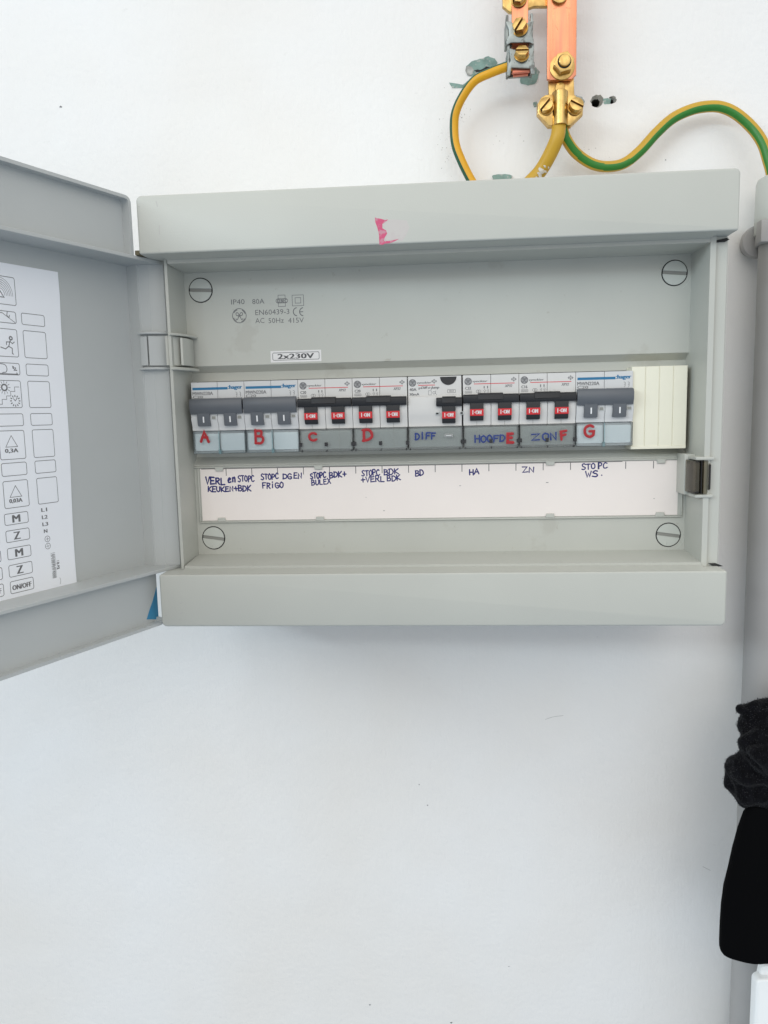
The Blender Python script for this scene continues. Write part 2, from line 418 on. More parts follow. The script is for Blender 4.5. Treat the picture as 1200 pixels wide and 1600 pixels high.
def poly_px(pts, Y): return [(at(x, y, Y).x, at(x, y, Y).z) for x, y in pts]

# ================================================================== wall
def build_wall():
    bm = BM()
    holes = []
    for (px, py, rr, sd) in ((933, 158, 4.3, 1), (957, 156, 2.6, 2)):
        p = at(px, py, 0); random.seed(sd)
        holes.append([(p.x + rr*(1+random.uniform(-.13, .13))*math.cos(2*math.pi*i/18), p.z + rr*(1+random.uniform(-.13, .13))*math.sin(2*math.pi*i/18)) for i in range(18)])
    edges = []
    loops = [[(-1500, -1500), (1500, -1500), (1500, 1500), (-1500, 1500)]] + holes
    vl = []
    for lp in loops:
        vs = [bm.verts.new((x, 0, z)) for x, z in lp]; vl.append(vs)
        edges += [bm.edges.new((vs[i], vs[(i+1) % len(vs)])) for i in range(len(vs))]
    bmesh.ops.triangle_fill(bm, edges=edges, use_beauty=True)
    me_w = to_mesh('wall', bm, m_wall, smooth=False)
    o = obj('wall', me_w, None, kind='structure')
    for lp in holes:
        b = BM(); cx_ = sum(p[0] for p in lp)/18; cz = sum(p[1] for p in lp)/18
        A = [b.verts.new((x, 0, z)) for x, z in lp]
        B_ = [b.verts.new((cx_-.6+(x-cx_)*.66, 2.4, cz-.5+(z-cz)*.66)) for x, z in lp]
        D_ = [b.verts.new((cx_-.6+(x-cx_)*.55, 34, cz-.5+(z-cz)*.55)) for x, z in lp]
        for P_, Q_ in ((A, B_), (B_, D_)):
            for i in range(18): b.faces.new((P_[i], P_[(i+1) % 18], Q_[(i+1) % 18], Q_[i]))
        b.faces.new(D_)
        ho = obj('drilled_hole', b, [m_crumb, m_hole], o, smooth=False)
        for f in ho.data.polygons: f.material_index = 1 if min(ho.data.vertices[v].co.y for v in f.vertices) > .002 else 0
    return o
wall = build_wall(); random.seed(11)
def patch(pts, name='paint_patch', m=m_teal, thick=.5):
    b = BM(); q = poly_px(pts, 0); c = (sum(p[0] for p in q)/len(q), sum(p[1] for p in q)/len(q))
    q2 = []
    for i, p in enumerate(q):
        n_ = q[(i+1) % len(q)]
        for t in (0, .33, .66):
            q2.append((p[0]+(n_[0]-p[0])*t + random.uniform(-.25, .25), p[1]+(n_[1]-p[1])*t + random.uniform(-.25, .25)))
    prism(b, q2, -thick, .6, 'y')
    return obj(name, b, m, wall, smooth=False)
def z7(*p): return [(690 + x/4.444, y/4.444) for x, y in p]
patch(z7((170,462),(210,428),(265,412),(325,392),(372,408),(388,440),(365,462),(300,470),(250,500),(205,530),(178,520)))
patch(z7((55,572),(90,580),(150,588),(190,560),(180,600),(140,612),(70,612)), thick=.35)
patch(z7((545,545),(600,520),(655,470),(680,500),(668,545),(650,580),(600,592),(550,582)))
patch(z7((930,668),(975,680),(992,712),(975,738),(940,740),(925,700)), 'wall_plug', m_zinc, 1.2)
patch(z7((635,715),(660,705),(670,740),(640,745)), thick=.3)
patch(z7((1120,690),(1150,680),(1176,690),(1170,722),(1130,725)), thick=.25)
patch(z7((350,1225),(385,1212),(440,1212),(490,1224),(480,1250),(360,1250)), 'plaster_crumb', m_teal, 1.4)
b = BM(); prism(b, poly_px(z7((225,490),(250,482),(268,486),(290,476),(310,462),(335,466),(318,476),(296,486),(270,496),(240,500)), -.6), -.62, -.3, 'y'); obj('crack', b, m_dark, wall, smooth=False)
b = BM(); prism(b, poly_px(z7((170,462),(195,455),(215,470),(225,490),(215,512),(195,528),(178,520),(165,490)), -.6), -.7, -.3, 'y'); obj('crumbled_edge', b, m_crumb, wall, smooth=False)
def speck(px, py, r, name='scuff', m=m_printl):
    b = BM(); p = at(px, py, 0)
    prism(b, [(p.x + r*random.uniform(.5, 1.2)*math.cos(a), p.z + r*random.uniform(.3, .9)*math.sin(a)) for a in [i*math.pi/4 for i in range(8)]], -.06, .3, 'y')
    obj(name, b, m, wall, smooth=False)
speck(95, 167, 1.0); speck(1040, 250, .5); speck(668, 1258, .7); speck(655, 1226, .5); speck(578, 1570, .8); speck(705, 1598, 1.0); speck(795, 1510, .6)
m_scratch = mat('faint_scratch', (.45, .44, .42), .6)
for (pts, nm) in (([(852,1124),(865,1120),(880,1118)], 'scratch'), ([(1098,1354),(1110,1360)], 'scratch'), ([(905,250),(925,258),(945,262)], 'scratch')):
    b = BM(); stroke(b, Frame((0, 0, 0)), poly_px(pts, 0), .16, .04, smooth=True); obj(nm, b, m_scratch, wall)

random.seed(31)
b = BM()
for (cx_, cy_, sx_, sy_, n_) in ((718, 183, 14, 6, 26), (700, 240, 14, 40, 22), (722, 172, 8, 14, 14), (925, 252, 28, 4, 20), (800, 215, 40, 8, 10), (690, 180, 20, 50, 14), (930, 235, 30, 12, 8)):
    for _ in range(n_):
        p = at(random.gauss(cx_, sx_*.6), random.gauss(cy_, sy_*.6), 0); r_ = random.uniform(.1, .42)
        prism(b, [(p.x + r_*random.uniform(.5, 1.3)*math.cos(a_), p.z + r_*random.uniform(.4, 1)*math.sin(a_)) for a_ in [k_*math.pi/3 for k_ in range(6)]], -.05, .2, 'y')
obj('dirt_specks', b, m_scratch, wall, kind='stuff', smooth=False)

# ================================================================== the distribution box
W2, ZT, ZB1, ZB0 = 171.9, 259.9, 226.6, 33.3
label_box = 'open grey plastic fuse box with a hinged door, fixed to the white wall'
dbox = thing('distribution_box', label_box, 'fuse box')
PLATE, FLOOR = -57.0, -50.0

def band(z0, z1, up):
    """a band across the front: its outer corners are rounder than the ones next to the opening"""
    ro, ri = 3.2, 1.2
    rt, rb_ = (ro, ri) if up else (ri, ro)
    p = []
    for (cx_, cz, a, r_) in ((W2-rt, z1-rt, 0, rt), (-W2+rt, z1-rt, 90, rt), (-W2+rb_, z0+rb_, 180, rb_), (W2-rb_, z0+rb_, 270, rb_)):
        p += [(cx_ + r_*math.cos(R(a+90*i/6)), cz + r_*math.sin(R(a+90*i/6))) for i in range(7)]
    b = BM(); prism(b, p, -100, -2, 'y', 1.1, 3, 'front')
    return b
top_band = obj('top_band', band(ZB1, ZT, True), m_case, dbox)
bottom_band = obj('bottom_band', band(0, ZB0, False), m_case, dbox)

# frame between the bands: rails with tapered inner faces; the hinge side is a thin lip in front of a deeper rail
b = BM(); prism(b, [(159.7, PLATE), (161.0, -87), (164.2, -87), (164.4, -84.6), (171.2, -84.6), (171.9, -83.8), (171.9, -2), (159.7, -2)], ZB0+.1, ZB1-.1, 'z')
obj('frame_side', b, m_case, dbox)
b = BM(); prism(b, [(-159.7, PLATE), (-160.9, -84.5), (-162.7, -84.5), (-163.0, -66), (-171.9, -64), (-171.9, -2), (-159.7, -2)], ZB0+.1, ZB1-.1, 'z')
obj('frame_side', b, m_case, dbox)
b = BM()
prism(b, [(PLATE, 222.6), (-87, 223.2), (-87, 225.3), (-98.8, 226.55), (PLATE, 226.55)], -159.7, 160.9, 'x')
obj('frame_rail', b, m_case, dbox); b = BM()
prism(b, [(PLATE, 38.4), (-87, 36.0), (-87, 34.6), (-98.8, 33.35), (PLATE, 33.35)], -159.7, 160.9, 'x')
obj('frame_rail', b, m_case, dbox)

# inner cover plate with a trough round the row of breakers
X0, Z0B, YB = -156.2, 152.5, -66.0
b = BM()
prism(b, [(PLATE, 222.8), (PLATE, 163.3), (FLOOR-.5, 159.6), (FLOOR, 159.2), (FLOOR, 153.6), (-40, 153.6), (-40, 222.8)], -159.9, 159.9, 'x')
prism(b, [(PLATE, 38.2), (PLATE, 98.6), (FLOOR-.5, 103.0), (FLOOR, 103.4), (FLOOR, 106.6), (-40, 106.6), (-40, 38.2)], -159.9, 159.9, 'x')
box(b, -159.9, X0-1.0, FLOOR, -40, 106.6, 153.6)
obj('cover_plate', b, m_tray, dbox)
b = BM(); box(b, -159.8, 159.8, -14, -12, 95, 165); obj('back_panel', b, m_dark, dbox)  # near-black colour stands in for shade in the gaps round the breakers
b = BM()
for z in (112, 140): box(b, -157, 157, -20, -18, z, z+7)
box(b, -157, 157, -16, -14.5, 112, 147); obj('din_rail', b, m_zinc, dbox)

# dark notches where the rails meet the bands at the right
for (pts, yy) in (((( 1113, 377),(1136, 371.5),(1140, 374),(1134, 377.5),(1118, 378.5)), -85.6), (((1107, 880.5),(1118, 880),(1130, 884.5),(1117, 886)), -85.6)):
    b = BM(); prism(b, poly_px(pts, yy), yy, yy+.9, 'y'); obj('notch', b, m_dark, dbox)

# screw caps
def cap_mesh():
    b = BM(); prism(b, circle(0, 0, 7.35, 40), -.7, .3, 'y')
    # cut the slot: rebuild as two halves
    b.free(); b = BM()
    for s in (1, -1):
        a = math.degrees(math.asin(1.05/7.3))
        pts = circle(0, 0, 7.3, 22, a, 180-a) if s > 0 else circle(0, 0, 7.3, 22, 180+a, 360-a)
        prism(b, pts, -.75, .4, 'y', .18, 1, 'front')
    return to_mesh('screw_cap', b, m_cap)
def ring_mesh():
    b = BM(); prism(b, circle(0, 0, 7.95, 40), -.08, .3, 'y'); return to_mesh('groove', b, m_dark)
def slot_mesh():
    b = BM(); box(b, -7.1, 7.1, -.2, .2, -1.02, 1.02); return to_mesh('slot', b, m_slot)
for (x, z, rot) in ((-149.1, 211.7, 3), (149.7, 211.7, 5), (-149.0, 49.4, 8), (149.7, 48.2, 8)):
    o = obj('screw_cap', cached('cap', cap_mesh), None, dbox, (x, PLATE, z), roty=R(rot))
    obj('groove', cached('ring', ring_mesh), None, o); obj('slot', cached('slot', slot_mesh), None, o)
    F = Frame((x, PLATE, z)); b = BM()
    stroke(b, F, [(-1.0, -4.4), (-1.1, -7.1)], .12, .9); stroke(b, F, [(.6, -8.6), (.3, -10.2)], .15, .12); stroke(b, F, [(8.6, .2), (10.4, .3)], .15, .12)
    stroke(b, F, circle(0, 0, 10.4, 8, -60, -8), .18, .08)
    obj('arrow_mark', b, m_cap, dbox)

# printed data on the plate
F = Frame((0, PLATE, 0))
def zt(x, y): p = at(350 + x/7.5, 450 + y/7.5, PLATE); return p.x, p.z
def tbox(bm, s, xa, ya, xb, yb, bold=0.0, FF=F):      # box given by its bottom-left and top-right corners in the close-up
    x0, z0 = zt(xa, ya); x1, z1 = zt(xb, yb)
    z0m = (z0 + zt(xb, ya)[1])/2; z1m = (z1 + zt(xa, yb)[1])/2
    text(bm, FF, s, x0, x1, z0m, z1m, bold=bold)
b = BM()
tbox(b, 'IP40', 85, 192, 240, 132); tbox(b, '80A', 332, 187, 472, 127)
tbox(b, 'EN60439-3', 368, 312, 765, 250); tbox(b, 'AC', 368, 412, 472, 352); tbox(b, '50Hz', 522, 410, 700, 350); tbox(b, '415V', 752, 408, 935, 348)
x, z = zt(180, 325)
outline(b, F, circle(x, z, 4.5, 36), .22)
for a in (20, 110, 200, 290): stroke(b, F, circle(x, z, 3.95, 5, a, a+38), .26, .04)
for s in (-1, 1):
    stroke(b, F, [(x-2.3*s, z-1.9*1), (x-1.5*s, z-2.5), (x-.8*s, z-1.3), (x-.2*s, z+.4), (x-1.1*s, z+1.9), (x-2.1*s, z+1.6), (x-1.9*s, z+.3), (x-.7*s, z+.1)], .24, .04, smooth=True)
stroke(b, F, [(x-1.6, z+.2), (x, z-.4), (x+1.7, z+.3)], .2, .04, smooth=True)
def prt(bm, xa, ya, xb, yb, r=.16):
    x0, z0 = zt(xa, ya); x1, z1 = zt(xb, yb); outline(bm, F, [(x0, z0), (x1, z0), (x1, z1), (x0, z1)], r)
prt(b, 802, 210, 930, 80); prt(b, 835, 178, 898, 112); prt(b, 638, 218, 715, 82); 
x0, z0 = zt(610, 178); x1, z1 = zt(745, 122); outline(b, F, rrect(x0, x1, z0, z1, 1.5), .18)
tbox(b, 'CEBEC', 622, 172, 735, 130, .05)
for (cx0, e) in ((858, 0), (932, 1)):
    x, z = zt(cx0, 278); stroke(b, F, circle(x, z, 2.55, 12, 100, 260), .3, .04)
    if e: stroke(b, F, [(x-2.3, z), (x-.4, z)], .26, .04)
obj('plate_print', b, m_printl, dbox)

st = thing('sticker', 'small white sticker reading 2x230V with a thin frame, on the upper plate', 'sticker', (0, 0, 0))
x0, z0 = zt(550, 880); x1, z1 = zt(1138, 720); z0 += .3; z1 -= .1
b = BM(); prism(b, rrect(x0, x1, z0, z1, .3), PLATE-.16, PLATE-.02, 'y'); obj('sticker_base', b, m_stick, st)
Fs = Frame((0, PLATE-.16, 0)); b = BM()
outline(b, Fs, rrect(x0+1.4, x1-1.4, z0+1.4, z1-1.3, .8), .16)
text(b, Fs, '2x230V', x0+4.8, x1-4.9, z0+2.1, z1-2.0, .03, .09)
obj('sticker_print', b, m_print, st)

# label-card holder
b = BM()
for (xa, xb, za, zb) in ((-160.2, 157.8, 96.5, 97.7), (-157.6, 157.8, 59.6, 60.7), (-157.6, -156.5, 60.7, 96.5), (156.7, 157.8, 60.7, 96.5)):
    box(b, xa, xb, -58.4, PLATE+.2, za, zb, .35, 1)
obj('card_holder', b, m_case, dbox)
def clip_mesh(): 
    b = BM(); prism(b, [(-3.0, 0), (3.0, 0), (2.4, -2.6), (-2.4, -2.6)], -1.7, -.5, 'y', .3, 1, 'front'); return to_mesh('clip', b, m_case)
for x in (-142.5, -76.0, 74.5, 144.0):
    for (z, sg) in ((97.0, 1), (60.5, -1)):
        o = obj('clip', cached('clip', clip_mesh), None, dbox, (x, PLATE, z))
        if sg < 0: o.scale = (1, 1, -1)

# the written card
card = thing('label_card', 'long white label card with blue handwriting in the holder under the breakers', 'label card')
YC = PLATE - .35
b = BM(); prism(b, [(-155.8, 61.2), (155.0, 61.2), (155.0, 96.2), (-155.8, 96.2)], YC, PLATE-.02, 'y'); obj('card', b, m_card, card, smooth=False)
Fc = Frame((0, YC, 0)); b = BM()
for i in range(17):
    x = -155.5 + 17.35*(i+1)
    if x < 150: quad(b, Fc, x-.22, x+.22, 91.2, 95.9, .03)
quad(b, Fc, -155.0, 120.0, 95.75, 96.1, .03)
obj('division_marks', b, m_print, card, smooth=False)
b = BM()
random.seed(5)
for (s, p0, p1, h, r) in (
    ('VERL', (321, 756), (353, 757), 4.3, .5), ('en', (356, 753.5), (370, 753), 4.2, .5), ('STOPC', (372, 753), (398, 752), 3.9, .38),
    ('KEUKEN+BDK', (325, 768.5), (393, 767), 3.5, .42),
    ('STOPC', (408, 749.5), (436, 748), 3.6, .4), ('DG', (442, 748), (457, 748), 3.5, .4), ('EN', (459, 747.5), (473, 747), 3.5, .4), ('FRiGO', (410, 763), (444, 761.5), 3.6, .4),
    ('STOPC', (485, 748), (510, 746), 3.7, .42), ('BDK+', (515, 747), (542, 745), 3.7, .42), ('BULEX', (487, 758.5), (518, 755), 3.2, .36),
    ('STOPC', (565, 744), (594, 742), 3.7, .38), ('BDK', (600, 742), (624, 740.5), 3.7, .38), ('+VERL', (564, 754), (602, 752), 3.6, .38), ('BDK', (605, 752), (627, 750), 3.5, .38),
    ('BD', (649, 743.5), (663, 743), 3.7, .4), ('HA', (733, 741.5), (750, 741), 3.4, .42), ('ZN', (816, 738.5), (836, 737), 3.4, .38),
    ('STO', (909, 734), (931, 732.5), 3.6, .36), ('PC', (935, 732.5), (950, 731), 3.6, .36), ('WS', (915, 745.5), (936, 744), 3.8, .42), ('.', (939, 743), (945, 743), 3, .4)):
    b = BM(); hand(b, Fc, s, p0, p1, h, r*1.05, YC); obj('handwriting', b, m_inkb, card)
for (px, py, r) in ((600, 798, .3), (855, 754, .4), (719, 759, .3), (572, 777, .2), (1022, 779, .25)):
    b = BM(); p = at(px, py, YC); quad(b, Fc, p.x-r*2, p.x+r*2, p.z-r*.5, p.z+r*.5, .03); obj('speck', b, m_printl, card, smooth=False)

# ================================================================== latch and hinges
b = BM()
box(b, 153.9, 161.2, -73, PLATE+.5, 75.8, 100.8, .5); box(b, 156.0, 166.6, -88.0, -70, 75.4, 77.4, .5); box(b, 156.0, 166.6, -88.0, -70, 97.9, 99.9, .5)
obj('latch_housing', b, m_case, dbox)
b = BM(); box(b, 155.0, 163.3, -85.5, -74.6, 78.8, 96.9, .8); box(b, 163.7, 164.9, -87.4, -84.9, 79.8, 95.9, .3, 1)
core = obj('latch', b, mat('latch_core_brown', (.17, .155, .12), .45, spots=[(150, .5, (.2, .19, .16), .6)]), dbox, label='smoky brown latch at the right rim')
b = BM()
for (xa, xb) in ((154.3, 159.0), (159.3, 163.6)):
    w = xb - xa
    prism(b, [(xa, -74), (xa+.1, -85), (xa+w*.25, -89.6), (xa+w*.7, -89.6), (xb-.1, -87.2), (xb, -74.5)], 78.0, 97.6, 'z', .3, 1, 'ends')
obj('latch_cover', b, m_smoke, core)
b = BM(); box(b, 158.95, 159.25, -89.4, -80, 78.1, 97.5); box(b, 163.8, 164.7, -88.2, -87.5, 80.6, 95.2); obj('latch_seam', b, m_dark, core)

def arc_plate(b, pts, z0, z1, bev=.3): prism(b, pts, z0, z1, 'z', bev, 1, 'ends')
b = BM()
arc_plate(b, [(-164.6, -84.5), (-162.6, -83.4), (-160.2, -80.8), (-158.4, -77.4), (-157.4, -72.0), (-157.4, -62), (-161.5, -62), (-164.0, -76)], 162.6, 180.6)
arc_plate(b, [(-156.9, -79.5), (-155.6, -79.2), (-154.4, -73), (-154.2, -62), (-155.4, -60), (-156.0, -70)], 162.8, 179.8)
arc_plate(b, [(-161.5, -86.5), (-159.5, -84.8), (-156.4, -79.5), (-153.6, -70), (-152.6, -57.2), (-161.5, -57.2)], 180.9, 182.4)
arc_plate(b, [(-161.5, -86.5), (-159.5, -84.8), (-156.4, -79.5), (-153.6, -70), (-152.6, -57.2), (-161.5, -57.2)], 159.8, 161.6)
hg = obj('hinge', b, m_case, dbox)
b = BM(); box(b, -157.3, -155.7, -72, -62, 162.8, 180.4); obj('hinge_gap', b, m_slot, hg)

# ================================================================== door (part of the box), opened about 114 degrees
TH = R(66.5); DA = Vector((-164, -84, 0)) * MM
door_w = 346
b = BM()
DEEP = -25
# tray floor, flanges top and bottom, stepped wall at the hinge side
box(b, 3.0, door_w-6, DEEP-2.2, DEEP, 31.0, 229.0)
prism(b, [(-4.5, -4.3), (-6.2, -4.3), (-5.2, -4.3), (-4.8, -4.9), (.3, -10.6), (1.0, -10.9), (3.4, -16.6), (4.6, -16.9), (4.9, DEEP+.02), (2.4, DEEP+.02), (2.2, -18.2), (-1.6, -11.8), (-6.2, -6)][1:], 35.52, 224.38, 'z')
box(b, door_w-8, door_w-6, DEEP, -4.5, 33.2, 226.8)
for (z0, z1) in ((224.4, 226.5), (33.4, 35.5)):
    prism(b, [(-6.3, -4.3), (door_w-6, -4.3), (door_w-6, DEEP-2.2), (3.2, DEEP-2.2), (3.2, -18), (-6.3, -6.2)], z0, z1, 'z', .25, 1, 'ends')
door = obj('door', b, m_door, dbox); door.location = DA; door.rotation_euler = (0, 0, math.atan2(-math.sin(TH), -math.cos(TH)))
door['label'] = 'open door seen from inside'
def shallow(z0, z1, rimz):
    """the shallow leaf above or below the tray, with its thin rim"""
    b = BM(); s0, s1 = (18.2 if rimz > z0 else 11.0), door_w
    rr = 4
    if rimz > z0: outer = [(s0, z0), (s1, z0)] + circle(s1-rr, z1-rr, rr, 5, 0, 90) + circle(s0+rr, z1-rr, rr, 5, 90, 180)
    else: outer = [(s1, z1), (s0, z1)] + circle(s0+rr, z0+rr, rr, 5, 180, 270) + circle(s1-rr, z0+rr, rr, 5, 270, 360)
    prism(b, outer, -12.2, -10, 'y')
    # rim as a strip following the three outer sides
    if rimz > z0: path = [(s0, z0)] + [(x, z) for x, z in reversed(circle(s0+rr, z1-rr, rr, 5, 90, 180))] + [(x, z) for x, z in reversed(circle(s1-rr, z1-rr, rr, 5, 0, 90))] + [(s1, z0)]
    else: path = [(s0, z1)] + circle(s0+rr, z0+rr, rr, 5, 180, 270) + circle(s1-rr, z0+rr, rr, 5, 270, 360) + [(s1, z1)]
    if rimz < z0: path = path[1:]      # the lower leaf has no rim next to the hinge
    t = 1.9; mid = Vector(((s0+s1)/2, (z0+z1)/2)); inner = []
    for i, p in enumerate(path):
        a = Vector(path[max(i-1, 0)]); c_ = Vector(path[min(i+1, len(path)-1)]); d = (c_-a).normalized(); n_ = Vector((-d.y, d.x))
        if (mid-Vector(p)).dot(n_) < 0: n_ = -n_
        inner.append(tuple(Vector(p) + n_*t))
    A = [[b.verts.new((x, y, z)) for x, z in path] for y in (-4.5, -10.0)]; B_ = [[b.verts.new((x, y, z)) for x, z in inner] for y in (-4.5, -10.0)]
    for i in range(len(path)-1):
        b.faces.new((A[0][i], A[0][i+1], A[1][i+1], A[1][i])); b.faces.new((B_[0][i], B_[0][i+1], B_[1][i+1], B_[1][i])); b.faces.new((A[0][i], A[0][i+1], B_[0][i+1], B_[0][i]))
    for k in (0, -1): b.faces.new((A[0][k], B_[0][k], B_[1][k], A[1][k]))
    return b
obj('upper_leaf', shallow(226.55, 259.9, 1000), m_door, door)
obj('lower_leaf', shallow(0, 33.35, -1000), m_door, door)
b = BM()
prism(b, [(-5.2, -3.2), (-3.2, -4.4), (-.6, -6.4), (2.2, -9.0), (3.8, -11.4), (2.6, -13), (-1.5, -10), (-5.2, -6)], 162.8, 181.2, 'z', .3, 1, 'ends')
prism(b, [(4.3, -12.2), (5.0, -13.4), (5.6, -16.5), (4.4, -16.5), (3.6, -13.4)], 163, 181.0, 'z', .3, 1, 'ends')
for z0 in (160.4, 182.2): prism(b, [(-5.4, -2.9), (-2.6, -3.7), (1.0, -6.0), (4.2, -9.4), (5.8, -13), (6.2, -18), (4, -18), (3, -15), (-3, -8)], z0, z0+1.5, 'z', .3, 1, 'ends')
obj('door_hinge', b, m_door, door)
b = BM(); box(b, -175.2, -172.3, -98, -80, 226.7, 229.4, .3, 1); obj('hinge_pin', b, mat('brown_plastic', (.13, .11, .06), .5), dbox)
b = BM()
prism(b, [(11.2, 2.3), (21.4, 4.7), (19.0, 9.2), (15.2, 15.4), (11.2, 23.6)][::-1], -9.86, -9.99, 'y')
obj('blue_tape', b, m_tape, door, smooth=False)

# paper sheet on the inside of the door
sheet = thing('symbol_sheet', 'printed white sheet of boxes and pictograms stuck inside the open door', 'label sheet')
sheet.location = DA; sheet.rotation_euler = door.rotation_euler
PO = -24.35
b = BM()
n = 14
edge = [(56.6 + 3.6*(1-i/n) + .5*math.sin(i*.7), 33.6 + (213.6-33.6)*i/n) for i in range(n+1)]   # the free edge is slightly wavy
edge[-1] = (57.2, 213.2)
prism(b, edge + [(182, 212.4), (182, 34.4)], PO, DEEP+.1, 'y'); obj('sheet', b, m_paper, sheet, smooth=False)
Fd = Frame((0, PO, 0), (-1, 0, 0), (0, 0, 1))     # right in the picture is towards the hinge
b = BM(); LN = .17
def rb(s0, s1, z0, z1, r=1.0): outline(b, Fd, rrect(-s0, -s1, z0, z1, r), LN)
def tx(s, s0, s1, z0, z1, **k): text(b, Fd, s, -s0, -s1, z0, z1, .03, **k)
def ln(*pts, r=LN, sm=False): stroke(b, Fd, [(-p[0], p[1]) for p in pts], r, .03, smooth=sm)
rows_small = ((182.1, 188.1), (155.0, 161.1), (127.9, 134.3), (101.4, 108.2))
rows_big = ((164.5, 178.9), (137.6, 151.9), (110.2, 125.4), (84.2, 98.6))
for (z0, z1) in rows_small + rows_big:
    rb(82.7 + (155-z0)*-.012 + 0, 68.6, z0, z1); rb(102.6, 86.8 + (155-z0)*.012, z0, z1); rb(121.5, 106, z0, z1); rb(139, 124, z0, z1)
rb(102, 85.6, 191.6, 206); rb(121, 105.4, 191.6, 206)
for (z0, z1, t_) in ((75.2, 81.2, 'M'), (65.9, 72.1, 'Z'), (56.5, 62.6, 'M'), (47.0, 53.4, 'Z'), (37.9, 44.5, 'ON/OFF')):
    for k in (0, 1):
        o_ = 18.4*k
        rb(103.4+o_, 89.1+o_, z0, z1)
        if t_ == 'M': tx('M', 98.6+o_, 94.2+o_, z0+1, z1-1.0, bold=.08)
        elif t_ == 'Z': tx('Z', 98.6+o_, 95.0+o_, z0+1, z1-1.1, bold=.08)
        else: tx(t_, 102.2+o_, 90.6+o_, z0+1.7, z1-2.2, bold=.08)
for (zb, t_) in ((116.8, '0,3A'), (89.9, '0,03A')):
    for k in (0, 1):
        o_ = 18.4*k; zb2 = zb
        outline(b, Fd, [(-99-o_, zb2), (-91.9-o_, zb2), (-95.3-o_, zb2+6.0)], LN*1.2)
        tx(t_, 99.6+o_, 91.8+o_, zb2-3.4, zb2-.9, bold=.08)
for t_, z in (('L1', 79.7), ('L2', 75.6), ('L3', 71.6)): tx(t_, 80.3, 76.7, z, z+2.1, bold=.08)
tx('N', 79.7, 77.6, 67.7, 69.7, bold=.08)
for z in (64.1, 60.0):
    outline(b, Fd, circle(-77.9, z, 1.65, 20), .14); ln((78.9, z), (76.9, z), r=.12); ln((77.9, z+1), (77.9, z-1), r=.12)
tx('1SPE00767F9000', 75.9, 74.3, 41, 55.6, rot=1); tx('10.F2', 72.9, 71.5, 45.6, 50.6, rot=1)
ln((71.6, 40.5), (71.2, 38.6), (71.7, 36.8), r=.1)
# pictograms: bell arcs, a slope, a running figure, a tree and car, sun with stairs and clock
for k in range(6):
    ln(*[(95.2 + (3.2+k*.95)*math.cos(R(a))*-1, 196.2 + (3.2+k*.95)*1.15*math.sin(R(a))) for a in range(0, 181, 15)], r=.11, sm=True)
outline(b, Fd, [(-98, 195.2), (-92.6, 195.2), (-95.2, 199)], .3)
ln((102, 184.5), (97, 187.0), (94.5, 187.1), (87.2, 182.6)); ln((91.4, 188), (91.8, 186), (90.6, 184.9), (90.2, 186.2), r=.2)
for k in range(3): ln(*[(100.5 - (1.6+k*.7)*math.cos(R(a)), 177.6 - (1.6+k*.7)*math.sin(R(a))) for a in range(0, 181, 20)], r=.09, sm=True)
outline(b, Fd, circle(-90.6, 174.2, .85, 10), .34)
ln((91.0, 173.2), (92.2, 169.9), (90.2, 168.9), (90.4, 166.2), (89.7, 165.9), r=.24); ln((92.2, 169.9), (94.2, 168.4), (97.0, 169.2), r=.24)
ln((91.2, 172.2), (93.4, 172.1), (93.4, 170.6), r=.22); ln((91.0, 172.4), (89.9, 171.4), (88.7, 172.3), r=.22)
ln((101.5, 160.4), (99, 160.6), (95.6, 160.2), (94.4, 158.4), (95, 156.4), (97, 156.0), (97, 155.2), r=.2, sm=True)
for k in range(7): x_ = 88+random.uniform(0, 3); z_ = 156+random.uniform(0, 3.6); ln((x_, z_), (x_+random.uniform(-.8, .8), z_+random.uniform(-.6, .6)), r=.28)
ln((101.5, 155.5), (88, 155.4), r=.2)
outline(b, Fd, circle(-96.9, 148.2, 1.6, 14), .4)
for k in range(12):
    a = k*30; ln((96.9+2.4*math.cos(R(a)), 148.2+2.4*math.sin(R(a))), (96.9+3.5*math.cos(R(a)), 148.2+3.5*math.sin(R(a))), r=.14)
ln((102, 139.4), (98.8, 139.4), (98.8, 142), (96, 142), (96, 143.8), (93.4, 143.8), (93.4, 146.2), (90.8, 146.2), (90.8, 148.6), (88, 148.6), r=.14)
for k in range(12): a = k*30; ln((91+2.3*math.cos(R(a)), 141.2+2.3*math.sin(R(a))), (91+2.9*math.cos(R(a)), 141.2+2.9*math.sin(R(a))), r=.3)
ln((91, 141.2), (89.8, 142.6), r=.2); ln((91, 141.2), (92, 142.4), r=.2)
obj('sheet_print', b, m_printl, sheet)

# pink marker smear and small scuffs on the bands
Fb = Frame((0, -100, 0)); zp = lambda x, y: ((lambda p: (p.x, p.z))(at(560 + x/12, 320 + y/12, -100)))
b = BM()
def poly_face(bm, FF, pts, h): bm.faces.new([bm.verts.new(FF(x, z, h)) for x, z in pts])
poly_face(b, Fb, [zp(*p) for p in ((310,235),(345,250),(420,262),(500,285),(560,275),(500,330),(450,360),(450,440),(520,480),(540,540),(490,620),(475,675),(560,680),(760,640),(700,675),(600,718),(490,728),(465,748),(395,750),(385,560),(355,430),(318,330))], .03)
obj('marker_smear', b, m_pink, top_band, smooth=False)
b = BM(); poly_face(b, Fb, [zp(*p) for p in ((500,290),(650,270),(900,290),(960,420),(900,560),(820,680),(700,650),(520,680),(480,560),(540,470),(460,380))], .015)
obj('faded_smear', b, m_pinkf, top_band, smooth=False)
for pts in (((244,314),(246,322)), ((248,390),(249.5,391.5)), ((216,322),(218,323)), ((249,352),(249.4,366))):
    b = BM(); stroke(b, Fb, poly_px(pts, -100), .22, .03); obj('scuff', b, m_scratch, top_band)
